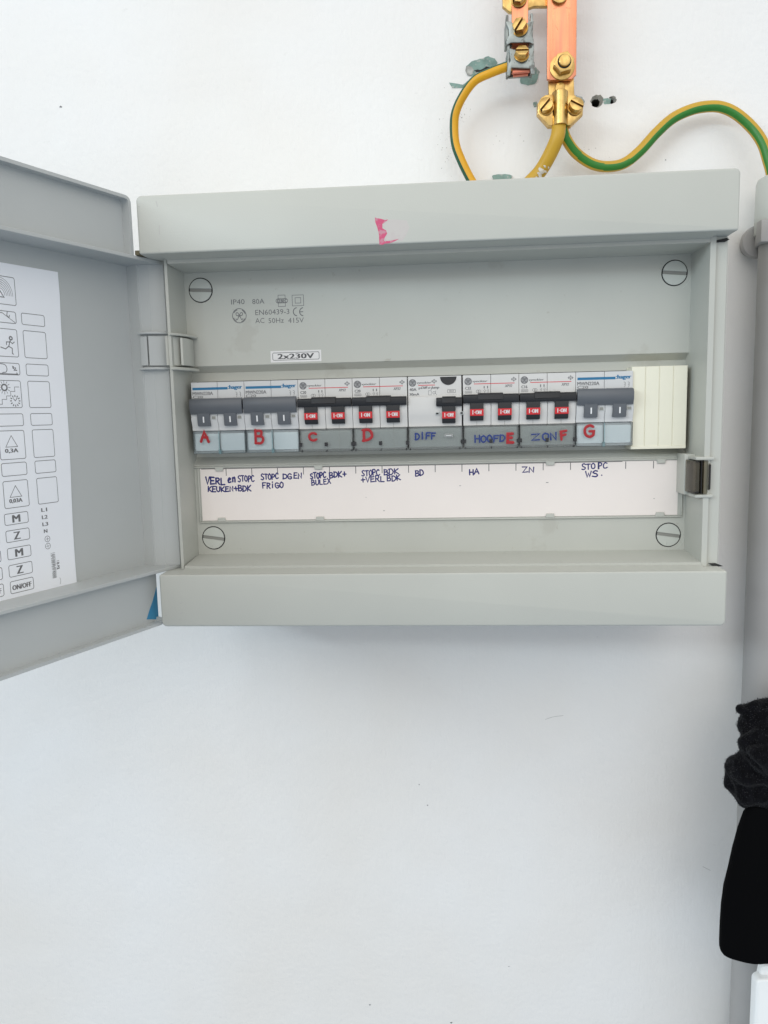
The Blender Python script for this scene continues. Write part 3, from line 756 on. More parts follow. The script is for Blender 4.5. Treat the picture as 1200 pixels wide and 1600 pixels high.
for pts in (((281,943),(285,941)), ((282,958),(286,957)), ((280,968),(284,969)), ((259,961),(260,962))): b = BM(); stroke(b, Fb, poly_px(pts, -100), .22, .03); obj('scuff', b, m_scratch, bottom_band)

# ================================================================== breakers (local origin: top left corner of the front face)
Fl = Frame((0, 0, 0))
def pole_mesh(profile, m, w=17.3, x0=.1):
    b = BM(); prism(b, profile, x0, x0+w, 'x', .22, 1, 'ends'); return to_mesh('pole', b, m)
P_HAG = [(45, 0), (0, 0), (0, -10.4), (-1.4, -11.5), (-3.0, -18), (-3.2, -24), (-1.2, -28.6), (-1.3, -31.0), (2.2, -31.2), (2.6, -45.6), (45, -45.6)]
P_GE = [(45, 0), (0, 0), (0, -11.8), (-1.6, -13), (-2.4, -20), (-2.0, -25), (-.6, -28.5), (-.8, -31.4), (2.4, -31.6), (2.6, -45.6), (45, -45.6)]
def lever_mesh(prof, x0, x1, m, name='lever'):
    b = BM(); prism(b, prof, x0, x1, 'x', .2, 1, 'ends'); return to_mesh(name, b, m)
def cover_mesh(m, z0=-31.4, z1=-46.0, w=34.6, x0=.2, yf=-2.0):
    """hollow clear cover: front plate, rims and a clip"""
    b = BM(); box(b, x0, x0+w, yf, yf+.9, z1, z0, .25, 1)
    box(b, x0, x0+.8, yf+.95, 2.0, z1, z0); box(b, x0+w-.8, x0+w, yf+.95, 2.0, z1, z0); box(b, x0+.85, x0+w-.85, yf+.95, 2.0, z1, z1+.8)
    return to_mesh('terminal_cover', b, m)
def parts(root, lst):
    for (nm, key, fn, x) in lst:
        o = obj(nm, cached(key, fn), None, root, (x, 0, 0))
grp_row = 'breakers in the row on the rail'
def hager(i, label, letter_px):
    t = thing('circuit_breaker', label, 'circuit breaker', (X0+35*i, YB, Z0B + (0 if i else 0)), grp_row)
    for k in (0, 1): obj('pole', cached('hp', lambda: pole_mesh(P_HAG, m_whiteg)), None, t, (17.5*k, 0, 0))
    def bar():
        b = BM(); prism(b, [(-2, -10.3), (-4.8, -10.8), (-6.2, -12.6), (-6.0, -17.4), (-5.0, -19.2), (-4.6, -20.4), (-2, -20.6)], .2, 34.4, 'x', .4, 2, 'ends'); return to_mesh('lever_bar', b, m_lever)
    obj('lever_bar', cached('hbar', bar), None, t)
    def lev():
        b = BM(); prism(b, [(-1, -19.8), (-4.9, -20), (-4.7, -24), (-3.9, -28.0), (-1, -28.2)], 0, 8.2, 'x', .25, 1, 'ends'); return to_mesh('lever', b, m_lever)
    def well():
        b = BM(); quad(b, Frame((0, -3.3, 0)), -.9, 9.1, -28.3, -20.2, 0); return to_mesh('lever_slot', b, m_slot)
    def mark():
        b = BM(); prism(b, [(-4.95, -22.0), (-4.75, -25.8), (-4.5, -25.8), (-4.5, -22.0)], 3.75, 4.6, 'x'); return to_mesh('on_mark', b, m_wtext)
    for x in (4.6, 22.0):
        o = obj('lever', cached('hlev', lev), None, t, (x, 0, 0)); obj('on_mark', cached('hmark', mark), None, o)
    def win():
        b = BM(); box(b, 0, 3.0, -3.5, -2.6, -24.0, -21.6, .1, 1); return to_mesh('indicator', b, m_lblg)
    def winp():
        b = BM(); FF = Frame((0, -3.52, 0)); quad(b, FF, .3, 2.7, -23.7, -21.9, .02); return to_mesh('indicator_window', b, m_slot)
    for x in (13.7, 30.6):
        o = obj('indicator', cached('hwin', win), None, t, (x, 0, 0)); obj('indicator_window', cached('hwinp', winp), None, o)
    def blue():
        b = BM(); quad(b, Fl, 1.0, 24.2, -4.9, -3.3, .03); text(b, Fl, ':hager', 24.6, 33.6, -5.4, -2.2, .03, .09); return to_mesh('blue_print', b, m_blue, False)
    def grey():
        b = BM(); text(b, Fl, 'MWN220A', 1.0, 14.4, -8.2, -6.0, .03); text(b, Fl, 'C20', 1.0, 7.6, -10.2, -8.5, .03)
        for x in (29.6, 32.0):
            stroke(b, Fl, circle(x, -7.4, .7, 6, -90, 110), .13, .03); stroke(b, Fl, [(x, -8.1), (x+.7, -8.4), (x+.2, -9.8)], .12, .03)
        return to_mesh('grey_print', b, m_printl, False)
    obj('blue_print', cached('hblue', blue), None, t); obj('grey_print', cached('hgrey', grey), None, t)
    def ins():
        b = BM()
        for x in (.8, 17.9): box(b, x, x+16.3, .6, 2.1, -44.2, -33.0, .15, 1)
        return to_mesh('label_insert', b, m_lblb)
    obj('label_insert', cached('hins', ins), None, t)
    cv = obj('terminal_cover', cached('hcov', lambda: cover_mesh(m_clearb)), None, t)
    def tabs():
        b = BM(); box(b, 16.6, 18.2, -1.2, 2.1, -46.3, -43.4, .1, 1); box(b, 17.3, 17.6, -2.1, -1.0, -44, -31.6); return to_mesh('cover_tab', b, mat('teal_edge', (.22, .36, .38), .3))
    obj('cover_tab', cached('htab', tabs), None, cv)
    return t
def ge(i, label, rating, kind='mcb', model='XP32'):
    t = thing('circuit_breaker' if kind == 'mcb' else 'residual_current_switch', label, 'circuit breaker' if kind == 'mcb' else 'safety switch', (X0+35*i, YB, Z0B), grp_row)
    if kind == 'mcb':
        for k in (0, 1): obj('pole', cached('gp', lambda: pole_mesh(P_GE, m_white)), None, t, (17.5*k, 0, 0))
    else:
        obj('housing', cached('gd', lambda: to_mesh('housing', prism(BM(), P_GE, .5, 34.2, 'x', .22, 1, 'ends'), m_white)), None, t)
    bx0, bx1, rz = (.1, 34.6, 0) if kind == 'mcb' else (18.2, 34.4, -1.5)
    def bar():
        b = BM(); prism(b, [(-1.5, -12+rz), (-4.2, -12.1+rz), (-5.2, -13+rz), (-5.4, -16.2+rz), (-4.6, -17.5+rz), (-1.5, -17.6+rz)], bx0, bx1, 'x', .3, 2, 'ends')
        mid = (9.2, 24.8) if kind == 'mcb' else (22.0, 30.5)
        prism(b, [(-1.5, -11.3+rz), (-4.9, -11.4+rz), (-6.0, -12.4+rz), (-6.1, -15.4+rz), (-4.4, -15.9+rz), (-1.5, -16+rz)], *mid, 'x', .3, 2, 'ends')
        return to_mesh('lever_bar', b, m_black)
    obj('lever_bar', cached('gbar'+kind, bar), None, t)
    def lev():
        b = BM(); prism(b, [(-1, -17), (-4.4, -17), (-4.6, -21), (-4.2, -25), (-2.9, -28.3), (-1, -28.5)], 0, 8.4, 'x', .25, 1, 'ends'); return to_mesh('lever', b, m_black)
    def flag():
        b = BM(); prism(b, [(-4.3, -21.2), (-4.72, -21.2), (-4.42, -25.0), (-4.26, -25.4), (-3.8, -25.4)], -.05, 8.45, 'x'); return to_mesh('red_flag', b, m_red)
    def on():
        b = BM(); FF = Frame((0, -4.78, 0), (1, 0, 0), Vector((0, .08, .997)).normalized()); 
        quad(b, FF, 1.5, 1.95, -24.6, -22.0, .0); quad(b, FF, 2.6, 3.0, -23.5, -23.1, 0); text(b, FF, 'ON', 3.5, 6.9, -24.5, -22.1, 0, .08)
        for v in b.verts: v.co.y = -4.80 + (-21.2 - v.co.z)*.079
        return to_mesh('on_print', b, m_wtext, False)
    dz = 0 if kind == 'mcb' else -1.2
    for x in ((4.3, 21.7) if kind == 'mcb' else (21.8,)):
        o = obj('lever', cached('glev', lev), None, t, (x, 0, dz)); f_ = obj('red_flag', cached('gflag', flag), None, o); obj('on_print', cached('gon', on), None, f_)
    # printing
    b = BM(); x_, z_ = 3.4, -3.9
    outline(b, Fl, circle(x_, z_, 2.15, 26), .2)
    dsc = BM(); prism(dsc, circle(x_, z_, 2.1, 24), -.015, .3, 'y'); obj('logo_disc', dsc, m_logo, t)
    for s in (-1, 1): stroke(b, Fl, [(x_-1.1*s, z_-1.2), (x_-.4*s, z_-.8), (x_-.1*s, z_+.4), (x_-.6*s, z_+1.1), (x_-1.1*s, z_+.6), (x_-.3*s, z_)], .2, .03, smooth=True)
    for a in (20, 110, 200, 290): stroke(b, Fl, circle(x_, z_, 1.8, 4, a, a+40), .16, .03)
    xr = 32.3 if kind == 'mcb' else 17.6
    text(b, Fl, 'vynckier', 6.2, 15.4, -4.9, -3.2, .03, .06, .25)
    dx = xr - .5
    for (u, v) in ((0, .8), (0, -.8), (1.1, 0), (-1.1, 0)):
        outline(b, Fl, [(dx+u-.45, -3.2+v), (dx+u, -3.2+v+.5), (dx+u+.45, -3.2+v), (dx+u, -3.2+v-.5)], .17)
    if kind == 'mcb':
        text(b, Fl, rating, 1.6, 5.2, -9.0, -7.2, .03, .07); outline(b, Fl, rrect(1.5, 5.6, -11.2, -9.8, .3), .1); text(b, Fl, '3000', 1.9, 5.2, -10.9, -10.2, .03)
        text(b, Fl, model, 26.2, 30.8, -8.0, -6.4, .03, .06, .3)
        for x2 in (13.4, 15.5):
            text(b, Fl, '1', x2-.25, x2+.25, -8.4, -6.9, .03); stroke(b, Fl, [(x2, -8.9), (x2+.8, -9.6), (x2+.2, -11.2)], .1, .03); stroke(b, Fl, [(x2-.5, -9.6), (x2+.2, -10.3)], .1, .03)
        outline(b, Fl, circle(9.3, -10.2, .9, 12), .1); outline(b, Fl, circle(10.4, -10.2, .9, 12), .1)
    else:
        text(b, Fl, '40A', 1.4, 5.8, -9.0, -7.2, .03, .07); text(b, Fl, '30mA', 1.4, 7.6, -12.0, -10.2, .03, .07); text(b, Fl, '230V~', 1.4, 4.8, -13.9, -13.0, .03)
        text(b, Fl, 'Diff-o-Jump', 8.8, 20.2, -8.3, -6.2, .03, .06, .3); text(b, Fl, 'IP', 7.2, 8.6, -8.2, -6.9, .03)
        outline(b, Fl, [(13.4, -11.6), (13.4, -9.0), (15.2, -9.0), (15.2, -11.6)], .1); outline(b, Fl, circle(16.9, -10.4, .8, 10), .12); stroke(b, Fl, [(18, -9.2), (17.6, -10.6), (18.6, -11.6)], .12, .03)
        outline(b, Fl, rrect(25.4, 30.4, -10.6, -8.6, .3), .12); text(b, Fl, 'TEST', 26.2, 29.6, -10.1, -9.1, .03); text(b, Fl, 'monthly', 24.4, 31.2, -12.3, -11.5, .03, 0)
    obj('grey_print', b, m_printl, t, smooth=False)
    def redl(): 
        b = BM(); quad(b, Fl, 7.0, xr, -5.75, -5.3, .035); return to_mesh('red_line', b, m_redl, False)
    obj('red_line', cached('gred'+kind, redl), None, t)
    def ins():
        b = BM(); box(b, .9, 34.0, .6, 2.3, -44.6, -32.6, .15, 1); return to_mesh('label_insert', b, m_lblg)
    obj('label_insert', cached('gins', ins), None, t)
    cv = obj('terminal_cover', cached('gcov', lambda: cover_mesh(m_clearg)), None, t)
    def tabs():
        b = BM()
        for x in ((-.2, 16.4, 33.6) if kind == 'mcb' else (33.4,)): box(b, x, x+1.9, -2.35, 2.1, -42.6, -40.2, .15, 1)
        for x in ((1.2, 17.4, 33.6) if kind == 'mcb' else (1.2, 32.6)): box(b, x, x+.5, -2.35, 2.1, -46.2, -45.0)
        return to_mesh('cover_clip', b, m_black)
    obj('cover_clip', cached('gtab'+kind, tabs), None, cv)
    if kind != 'mcb':
        b = BM(); prism(b, circle(26.0, -.6, 5.1, 24, 180, 360), -.5, 6, 'y', .2, 1, 'front'); obj('test_button', b, m_black, t)
        for x in (17.6, 32.9):
            b = BM(); box(b, x, x+2.6, -2.75, -1.5, -24.4, -22.5, .1, 1); q = obj('indicator', b, m_lblg, t); b = BM(); quad(b, Frame((0, -2.77, 0)), x+.4, x+2.0, -24.0, -22.9, .02); obj('indicator_window', b, m_dark, q)
        b = BM(); box(b, 23.3, 28.3, -2.6, -1.9, -38.4, -36.4, .2, 1); q = obj('seal_slot', b, m_lblg, t); b = BM(); outline(b, Frame((0, -2.6, 0)), rrect(23.8, 27.8, -38.0, -36.8, .2), .16); obj('slot_edge', b, m_print, q)
    else:
        def seams():
            b = BM()
            for x in (8.5, 25.9): quad(b, Frame((0, -.85, 0)), x, x+.18, -31.3, -28.7, .02)
            for x in (8.6, 26): quad(b, Frame((0, -2.05, 0)), x, x+.15, -45.5, -31.8, .02)
            return to_mesh('seam', b, m_slot, False)
        obj('seam', cached('gseam', seams), None, t)
    return t
brk = [
 hager(0, 'pale breaker with slate grey lever and red handwritten A, first from the left', None),
 hager(1, 'pale breaker with slate grey lever and red handwritten B', None),
 ge(2, 'white double breaker with black lever bar and red handwritten C', 'C20'),
 ge(3, 'white double breaker with black lever bar and red handwritten D', 'C20'),
 ge(4, 'white safety switch with one black lever and blue handwritten DIFF', '', 'rcd'),
 ge(5, 'white double breaker marked HOOFD in blue with a red E', 'C32'),
 ge(6, 'white double breaker marked ZON in blue with a red F', 'C16'),
 hager(7, 'pale breaker with slate grey lever and red handwritten G, beside the ivory blanking strips', None)]

# marker letters on the terminal covers (plane of the covers)
YL = YB - 2.0 - .03
def mark(i, items):
    t = brk[i]
    for (col, lst) in items:
        b = BM(); FF = Frame((0, YL, 0))
        for (s, p0, p1, h, r) in lst: hand(b, FF, s, p0, p1, h, r, YL, .08, .035)
        # move into the breaker's own space
        bmesh.ops.translate(b, verts=b.verts, vec=-Vector((X0+35*i, YB, Z0B)))
        obj('marker_letter', b, col, t)
random.seed(3)
mark(0, [(m_inkr, [('A', (314.2, 689.5), (328, 689.5), 6.6, .95)])])
mark(1, [(m_inkr, [('B', (399.0, 692), (415, 692), 8.0, .85)])])
mark(2, [(m_inkr, [('C', (482, 689), (497.2, 689), 4.9, .8)])])
mark(3, [(m_inkr, [('D', (567, 689), (584.6, 689), 6.4, .9)])])
mark(4, [(m_inkb2, [('DIFF', (648.5, 687), (682, 685.5), 4.0, .5)])])
mark(5, [(m_inkb2, [('HOOFD', (741.8, 691.5), (790.5, 690), 4.2, .48)]), (m_inkr, [('E', (792.5, 692), (804, 691), 6.0, .95)])])
mark(6, [(m_inkb2, [('Z', (830, 688), (846, 687), 4.0, .5), ('ON', (847.5, 688), (872, 686), 4.4, .5)]), (m_inkr, [('F', (876, 687), (888.5, 685), 5.4, .8)])])
mark(7, [(m_inkr, [('G', (912.5, 682), (930.5, 682), 7.0, .85)])])

# ivory blanking strips
bl = thing('blanking_plate', 'ivory blanking plate of four upright strips at the right end of the row', 'blanking plate', (123.3, -64.5, 104))
def strip():
    b = BM(); prism(b, [(0, 0), (0, 51.0), (8.2, 51.0), (8.2, 0)], 0, 24, 'y', .25, 1, 'front'); return to_mesh('blanking_strip', b, m_strip)
for k in range(4):
    obj('blanking_strip', cached('strip', strip), None, bl, (8.48*k, 0, 0))
b = BM(); box(b, .1, 33.6, -.35, .6, 0, 1.9, .2, 1); box(b, .2, 33.5, .5, 20, .2, 50.8); obj('strip_foot', b, m_strip, bl)

# ================================================================== earthing bars, clamps and cables
def hexhead(b, cx_, cz, y0, y1, r, n=6, a0=10):
    prism(b, [(cx_ + r*math.cos(R(a0+360/n*i)), cz + r*math.sin(R(a0+360/n*i))) for i in range(n)], y1, y0, 'y', r*.09, 2, 'front')
def screw(parent, px, py, Y, r, ang, hgt=3.2, n=6, tilt=0):
    p = at(px, py, Y); b = BM(); g = r*.13
    # slotted head: two half heads around the slot
    for s in (1, -1):
        pts = [(r*math.cos(R(a)), r*math.sin(R(a))) for a in ([60*i for i in range(7)] if n == 6 else range(0, 361, 20))]
        half = [(u, v) for (u, v) in pts if v*s >= -1e-6]
        half = sorted(set((round(u, 4), round(v, 4)) for u, v in half), key=lambda q: math.atan2(q[1]*s, q[0]))
        half = [(u, max(abs(v), g)*s) for u, v in half]
        prism(b, half if s > 0 else half[::-1], -hgt, 0, 'y', r*.1, 2, 'front')
    prism(b, circle(0, 0, r*1.12, 20), -.5, .1, 'y', .2, 1, 'front')
    o = obj('screw', b, m_brass, parent, tuple(p), roty=R(ang))
    b = BM(); box(b, -r*.8, r*.8, -hgt*.6, -.6, -g*1.05, g*1.05); obj('screw_slot', b, m_brassd, o)
    if tilt: o.rotation_euler = (R(tilt), R(ang), 0)
    return o
Y2 = -24.0
bar = thing('copper_bar', 'wide copper earthing bar with a brass bolt, hanging down to the brass cable clamp', 'copper bar')
b = BM(); prism(b, [(75.6, 340.4), (77.6, 339.4), (91.0, 339.2), (94.0, 342.0), (94.0, 470), (75.6, 470)], -27.4, -24.2, 'y', .35, 2, 'ends'); obj('bar', b, m_copper, bar)
p = at(879, 104, -27.5)
b = BM(); prism(b, circle(p.x-.3, p.z-.5, 7.9, 36), -28.7, -27.3, 'y', .35, 2, 'front'); obj('washer', b, m_brass, bar)
b = BM(); hexhead(b, p.x, p.z, -28.4, -35.0, 6.6, 6, 12); 
obj('nut', b, m_brass, bar)
b = BM(); prism(b, circle(p.x, p.z, 3.6, 24), -37.2, -34, 'y', .5, 2, 'front'); obj('stud', b, m_brass, bar)
b = BM(); prism(b, circle(p.x, p.z, 4.3, 24), -35.12, -34.6, 'y'); obj('thread_groove', b, m_dark, bar)
p = at(874, -6, -27.5); b = BM(); prism(b, circle(p.x, p.z, 5.4, 24), -30.5, -27.3, 'y', .5, 2, 'front'); obj('washer', b, m_brass, bar)
b = BM(); FF = Frame((0, -27.4, 0))
for pts in (((864,14),(870,12)), ((884,12),(892,13)), ((868,40),(872,47)), ((864,30),(864,80)), ((889,20),(890,90))): stroke(b, FF, poly_px(pts, -27.4), .12 if len(pts) else .1, .02)
obj('tarnish_mark', b, m_copperd, bar)

clamp = thing('cable_clamp', 'brass saddle clamp with two slotted screws below the copper bar', 'cable clamp')
b = BM()
prism(b, poly_px(z7((740,520),(918,520),(922,655),(985,722),(980,800),(893,885),(740,885),(662,798),(664,722),(745,655)), Y2), -24.0, -20.6, 'y', .4, 2, 'ends')
obj('base_plate', b, m_brass, clamp)
for side in (0, 1):
    b = BM()
    pts = z7((690,680),(720,660),(775,655),(775,870),(742,872),(668,790),(668,722)) if not side else z7((868,655),(918,660),(980,722),(976,792),(895,872),(868,870))
    prism(b, poly_px(pts, -27), -27.4, -24.1, 'y', .5, 2, 'front'); obj('ear', b, m_brass, clamp)
a = at(*z7((775, 640))[0], -27); c_ = at(*z7((872, 870))[0], -27); xm = (a.x+c_.x)/2; rr = (c_.x-a.x)/2 + .6
b = BM()
outer = [(xm + rr*math.cos(R(t)), -25.5 - rr*1.25*math.sin(R(t))) for t in range(0, 181, 20)]
inner = [(xm + (rr-1.5)*math.cos(R(t)), -25.5 - (rr-1.5)*1.25*math.sin(R(t))) for t in range(180, -1, -20)]
prism(b, outer + inner, c_.z, a.z, 'z', .25, 1, 'ends'); obj('saddle', b, m_brass, clamp)
b = BM(); prism(b, circle(xm, a.z+3.2, 3.0, 14, 0, 180) + [(xm-3, a.z), (xm+3, a.z)], -26.8, -24, 'y', .5, 2, 'front'); obj('saddle_hood', b, m_brass, clamp)
screw(clamp, 853.5, 168, -27.5, 4.5, -48, 4.6, 12, -14); screw(clamp, 898.5, 168.5, -27.5, 4.5, 28, 4.6, 12, -14)

bar2 = thing('copper_strip', 'narrow copper strip left of the wide bar, ending in two steel terminals', 'copper strip')
b = BM(); prism(b, [(53.2, 345.2), (63.6, 345.2), (63.6, 470), (53.2, 470)], -27.6, -25.0, 'y', .25, 1, 'ends'); obj('strip', b, m_copper, bar2)
b = BM(); prism(b, [(53.0, 342.4), (63.9, 342.8), (63.9, 352), (53.0, 352)], -33.6, -31.0, 'y', .2, 1, 'ends')
prism(b, [(53.8, 341.8), (63.2, 342.2), (63.2, 352), (53.8, 352)], -30.7, -28.2, 'y', .2, 1, 'ends'); obj('strip_end', b, m_copperd, bar2)
screw(bar2, 811, -1, -27.7, 4.6, -42, 4.4, 6, -12)
br = thing('brass_bracket', 'brass cross bracket joining the two copper bars at the top edge', 'bracket')
b = BM(); prism(b, poly_px(z7((422,-90),(470,-90),(600,-90),(740,-90),(740,42),(640,44),(605,56),(598,90),(468,82),(424,42)), Y2), -24.3, -20.4, 'y', .4, 2, 'ends'); obj('bracket_plate', b, m_brass, br)

def terminal(label, pts, scr, ztop, zbot):
    t = thing('steel_terminal', label, 'terminal clamp', group='steel terminals on the narrow copper strip')
    b = BM()
    q = poly_px(pts, -34.6)
    prism(b, q, -36.2, -34.4, 'y', .5, 2, 'ends'); obj('saddle_plate', b, m_zinc, t)
    b = BM()
    xa = min(p[0] for p in q); xb = max(p[0] for p in q)
    for (x0_, x1_) in ((xa+.4, xa+2.0), (xb-2.0, xb-.4)):
        prism(b, [(-34.3, ztop-.8), (-34.3, zbot+1.4), (-30, zbot+2.4), (-26, zbot+.6), (-20, zbot+.6), (-20, ztop-2.6), (-27, ztop-3.4), (-30, ztop-1.2)], x0_, x1_, 'x', .3, 1, 'ends')
    obj('side_leg', b, m_zinc, t)
    b = BM(); box(b, xa+2.1, xb-2.1, -22.4, -20.2, zbot+.8, ztop-2.8, .3, 1); box(b, xa+1.2, xb-1.2, -24.4, -22.6, zbot+3.6, ztop-4.6, .3, 1); obj('cross_plate', b, m_zinc, t)
    s = screw(t, *scr); return t
terminal('upper steel terminal clamp with a brass screw on the narrow copper strip',
         [(789.5,35.5),(795,34.5),(803,38),(822,38),(829,34),(834,35),(831,46),(829.5,54),(833.5,63),(833,71),(827,68),(798,68.5),(791.5,72),(790.5,66),(795,56),(794.5,47)], (813, 45, -36.3, 4.5, -56, 5.4, 6, -16), 377.5, 360.5)
terminal('lower steel terminal clamp holding the thin yellow and green cable',
         [(795,76),(803,79),(823,79),(832,75),(834,80),(831,90),(835,99),(835.5,117),(829,117),(828,108),(799,107),(797,119),(792,119.5),(792.5,106),(797.5,96),(796,86)], (815, 87, -36.3, 4.2, 2, 4.6, 6, -22), 360.0, 343.5)

def cable(name, label, path, rad, mats, split, group=None):
    pts = [at(x + random.uniform(-.7, .7), y + random.uniform(-.7, .7), Y) for x, y, Y in path]
    b = BM(); tube(b, catmull(pts, 7), rad, 40, split=split)
    o = obj(name, b, mats); tag(o, label, 'cable', group); return o
def off_top(px, Y):      # where a cable drops into the top of the box
    return None
g = 'yellow and green earth cables'
cable('earth_cable', 'thin yellow cable with a dark green edge, looping left from the steel terminals',
      [(800,103.5,-28),(792,104.6,-28),(764,114.3,-27),(741.8,127,-24),(723.8,149.6,-20),(712.5,175.5,-17),(709,198,-15),(711.2,225,-14),(720.2,250,-14),(734.8,279,-14),(750,302,-14),(757,316,-14)],
      2.95, [m_yel, m_grnd], lambda a, i: 1 if (a < 64 or a > 285) else 0, g)
cable('earth_cable', 'thick ochre yellow cable running from the brass clamp down into the box top',
      [(875,180,-25),(874.5,188,-25.3),(873.6,197,-25.6),(870,216,-26),(859.2,243,-22),(844,267,-18),(829,284,-17),(812,302,-17),(800,316,-17)],
      4.55, [m_yel2, m_grnd], lambda a, i: 1 if 250 < a < 300 else 0, g)
cable('earth_cable', 'green and yellow cable waving right from the brass clamp to the grey pipe socket',
      [(876,170,-23),(878,190,-22.5),(880.5,204,-21),(886,220,-19),(901,240,-15),(925,255.5,-12),(950,261,-11),(975,254.5,-11),(1000,236,-11.5),(1025,208.5,-12),(1050,186.5,-12),(1075,173.5,-12.5),(1100,166.8,-13),(1125,167.5,-14),(1150,178,-15),(1175,200,-17),(1192,224,-20),(1201,250,-22),(1206,272,-24),(1208,300,-24)],
      3.5, [m_yel2, m_grn], lambda a, i: 1 if abs(a - (100 - 45*min(1, i/55))) < 36 else 0, g)

b = BM()
for (x_, y_, Y_, r_) in ((846, 266, -22.6, 2.0), (851, 259, -23.4, 1.2), (843, 273, -22.0, 1.6), (852, 268, -22.6, .9), (839, 278, -21.4, 1.4), (857, 262, -23.3, .6)):
    p = at(x_, y_, Y_)
    bmesh.ops.create_icosphere(b, subdivisions=2, radius=1, matrix=Matrix.Translation(p) @ Matrix.Rotation(R(-35), 4, 'Y') @ Matrix.Diagonal((r_*.75, .38, r_*1.25, 1)))
for v in b.verts: v.co += Vector((noise.noise(v.co*1.3), 0, noise.noise(v.co*1.7 + Vector((9, 0, 0)))))*.5
obj('plaster_smear', b, mat('plaster_smear', (.44, .40, .33), .8, spots=[(260, .5, (.62, .60, .57), .8)]), bpy.data.objects['earth_cable.001'])

# ================================================================== pipe at the right
pipe = thing('conduit_pipe', 'grey vertical plastic pipe at the right edge of the picture', 'pipe', (227.4, -24, 0))
b = BM(); tube(b, [(0, 0, -760), (0, 0, -300), (0, 0, 100), (0, 0, 262)], 14.6, 40, view=Vector((0, -1, 0))); obj('pipe_body', b, m_pipe, pipe)
b = BM()
prof = [(14.8, 239), (17.2, 239.2), (17.6, 240.2), (17.3, 271), (16.4, 273.6), (14.6, 274.6), (12.6, 274.4), (12.2, 272), (12.0, 262)]
rg = [[b.verts.new((r_*math.cos(2*math.pi*k/40), r_*math.sin(2*math.pi*k/40), z_)) for k in range(40)] for r_, z_ in prof]
for i in range(len(rg)-1):
    for k in range(40): b.faces.new((rg[i][k], rg[i][(k+1) % 40], rg[i+1][(k+1) % 40], rg[i+1][k]))
obj('pipe_socket', b, m_sock, pipe)
sc = thing('pipe_clip', 'grey plastic clip holding the pipe to the wall just below its socket', 'pipe clip')
b = BM()
p = at(1177, 378, -12)
pts = circle(p.x+3, p.z, 10.5, 30)
prism(b, pts, -14, -9, 'y', .8, 2, 'front'); prism(b, circle(p.x+3, p.z, 7.5, 30), -9, -.1, 'y'); obj('clip_base', b, m_pipe, sc)
b = BM()
ro, ri = 16.6, 14.7
ar = [(227.4 + ro*math.cos(R(t)), -24 + ro*math.sin(R(t))) for t in range(95, 236, 10)] + [(227.4 + ri*math.cos(R(t)), -24 + ri*math.sin(R(t))) for t in range(235, 94, -10)]
prism(b, ar, 232.5, 246, 'z', .3, 1, 'ends')
box(b, 208.6, 216.8, -36.0, -27.5, 232.4, 246.1, .6, 2)
obj('clip_arm', b, m_pipe, sc)

# ================================================================== dark garments and white cabinet at the lower right
def lumps(lst, vox, disp, sc_):
    b = BM()
    for (px, py, Y, rx, ry, rz, tilt) in lst:
        p = at(px, py, Y)
        m_ = Matrix.Translation(p) @ Matrix.Rotation(R(tilt), 4, 'Y') @ Matrix.Diagonal((rx, ry, rz, 1))
        bmesh.ops.create_icosphere(b, subdivisions=4, radius=1, matrix=m_)
    return b
def organic(name, bm, m, parent, vox, amp, scl, sd):
    me = to_mesh(name, bm, m); o = obj(name, me, None, parent)
    md = o.modifiers.new('join', 'REMESH'); md.mode = 'VOXEL'; md.voxel_size = vox*MM
    sm = o.modifiers.new('soften', 'SMOOTH'); sm.factor = .8; sm.iterations = 6
    dg = bpy.context.evaluated_depsgraph_get(); me2 = bpy.data.meshes.new_from_object(o.evaluated_get(dg)); o.modifiers.clear(); o.data = me2
    nr = [v.normal.copy() for v in me2.vertices]
    for v, n_ in zip(me2.vertices, nr):
        q = v.co/MM
        # rounded puffs parted by tight creases
        d = amp*(abs(noise.noise(Vector((q.x*.9 + q.z*.5, q.y, q.z*1.1 - q.x*.4))/scl + Vector((sd, 0, 0))))*3.2 - .9) + amp*.3*noise.noise(q/(scl*.3))
        v.co = v.co + n_*d*MM
    me2.polygons.foreach_set('use_smooth', [True]*len(me2.polygons)); me2.materials.clear(); me2.materials.append(m)
    return o
scarf = thing('scarf', 'bunched dark fuzzy woollen scarf hanging in front of the grey pipe', 'scarf')
bm_ = lumps([(1212, 1140, -58, 24, 20, 20, 10), (1158, 1108, -60, 3.6, 4.5, 4.4, 0), (1176, 1110, -60, 10, 8, 6.2, -8), (1190, 1165, -66, 14, 14, 15, 30), (1240, 1130, -58, 22, 20, 20, 0), (1206, 1180, -74, 14, 12, 14, 40),
              (1160, 1203, -62, 11.2, 13, 11.5, 20), (1172, 1228, -60, 16, 14, 14, 38), (1205, 1245, -58, 22, 16, 15, 15), (1260, 1240, -58, 26, 18, 20, 0), (1210, 1215, -70, 16, 12, 9, 38)], 1.2, 1, 1)
wool = organic('wool_body', bm_, m_fleece, scarf, 1.2, 1.7, 13, 3.1)
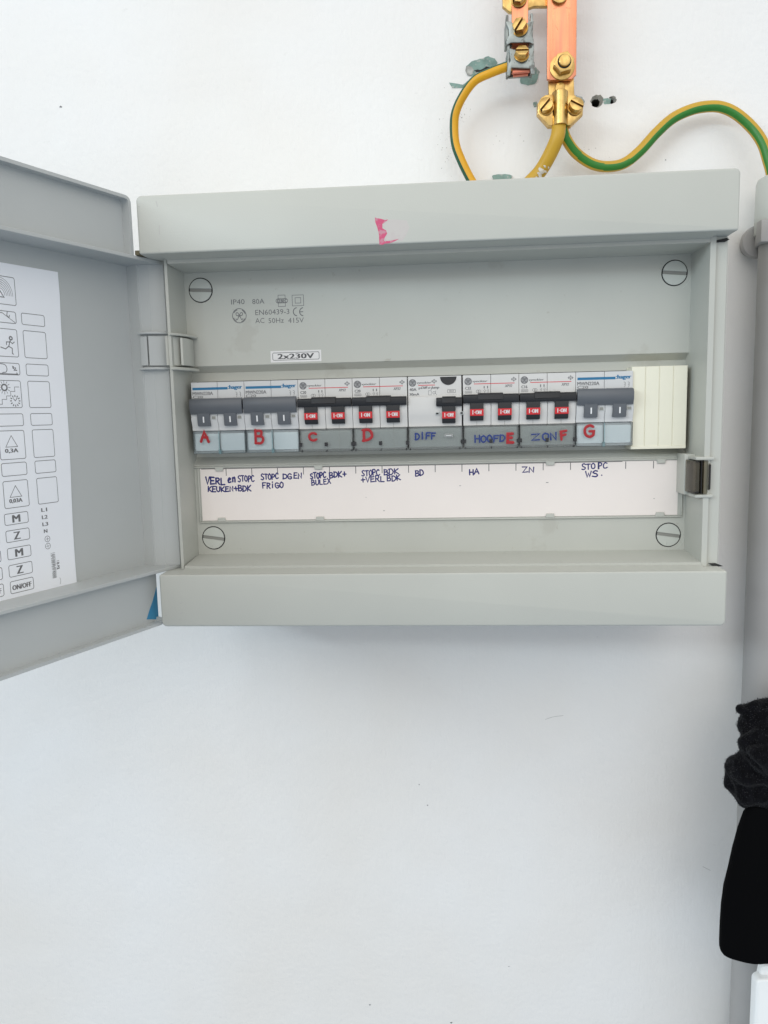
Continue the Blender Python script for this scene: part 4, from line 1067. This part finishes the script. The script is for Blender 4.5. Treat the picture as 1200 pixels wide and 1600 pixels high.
# loose fibres standing off the wool
def fibres():
    b = BM(); me = wool.data; random.seed(21); P_ = me.polygons
    for _ in range(9000):
        f = P_[random.randrange(len(P_))]; c = f.center/MM
        n_ = (f.normal + Vector([random.uniform(-.9, .9) for _ in range(3)])).normalized(); t_ = n_.cross(Vector((random.random(), random.random(), random.random()))).normalized()
        L_ = random.uniform(.4, 1.5); w_ = .07; bend = Vector([random.uniform(-.5, .5) for _ in range(3)])
        v = [b.verts.new(c - t_*w_), b.verts.new(c + t_*w_), b.verts.new(c + n_*L_*.6 + t_*w_*.6), b.verts.new(c + n_*L_ + bend)]
        b.faces.new((v[0], v[1], v[2])); b.faces.new((v[0], v[2], v[3]))
    return b
fb = obj('fibres', fibres(), m_fibre, scarf, kind='stuff', smooth=False)

coat = thing('black_coat', 'plain black cloth garment hanging below the fuzzy scarf at the right edge', 'coat')
b = BM(); secs = []
lv = ((1262, 1176, 8), (1275, 1166, 11), (1300, 1157, 14), (1330, 1149, 17), (1362, 1142, 18), (1390, 1135, 20), (1420, 1131, 21), (1450, 1129, 22), (1478, 1128, 22), (1487, 1128.2, 21), (1492, 1129.4, 20), (1495.5, 1132, 19), (1497.6, 1136, 18), (1498.4, 1142, 17))
for (py, px, dep) in lv:
    pl = at(px, py, -70); xr = 330; dep = min(dep, 9)
    ring = []
    K = 56; cxm = (pl.x + xr)/2; hw = (xr-pl.x)/2
    for k in range(K):
        a = 2*math.pi*k/K; ca, sa = math.cos(a), math.sin(a)
        ex = .62
        X_ = cxm + hw*abs(ca)**ex*(1 if ca > 0 else -1); Y_ = -66 + dep*abs(sa)**ex*(1 if sa > 0 else -1)
        fold = 1.6*math.sin(X_*.19 + pl.z*.012)*(1 if dep > 8.5 else .3)
        ring.append(b.verts.new((X_, Y_ + fold*abs(sa), pl.z)))
    secs.append(ring)
for i in range(len(secs)-1):
    for k in range(56): b.faces.new((secs[i][k], secs[i][(k+1) % 56], secs[i+1][(k+1) % 56], secs[i+1][k]))
b.faces.new(secs[0]); b.faces.new(secs[-1][::-1]); obj('cloth', b, m_cloth, coat)

cab = thing('white_cabinet', 'white enamelled box with a rounded lid in the bottom right corner', 'appliance')
b = BM(); prism(b, rrect(211.6, 420, -600, -254.0, 4), -68, -60, 'y', 1.5, 3, 'front'); obj('cabinet_body', b, m_wbox, cab)
b = BM(); prism(b, [(215.5, -256), (216.5, -249.5), (219, -247.2), (400, -246), (400, -256)], -63, -58, 'y', 1.5, 3, 'front'); obj('cabinet_lid', b, m_wbox, cab)
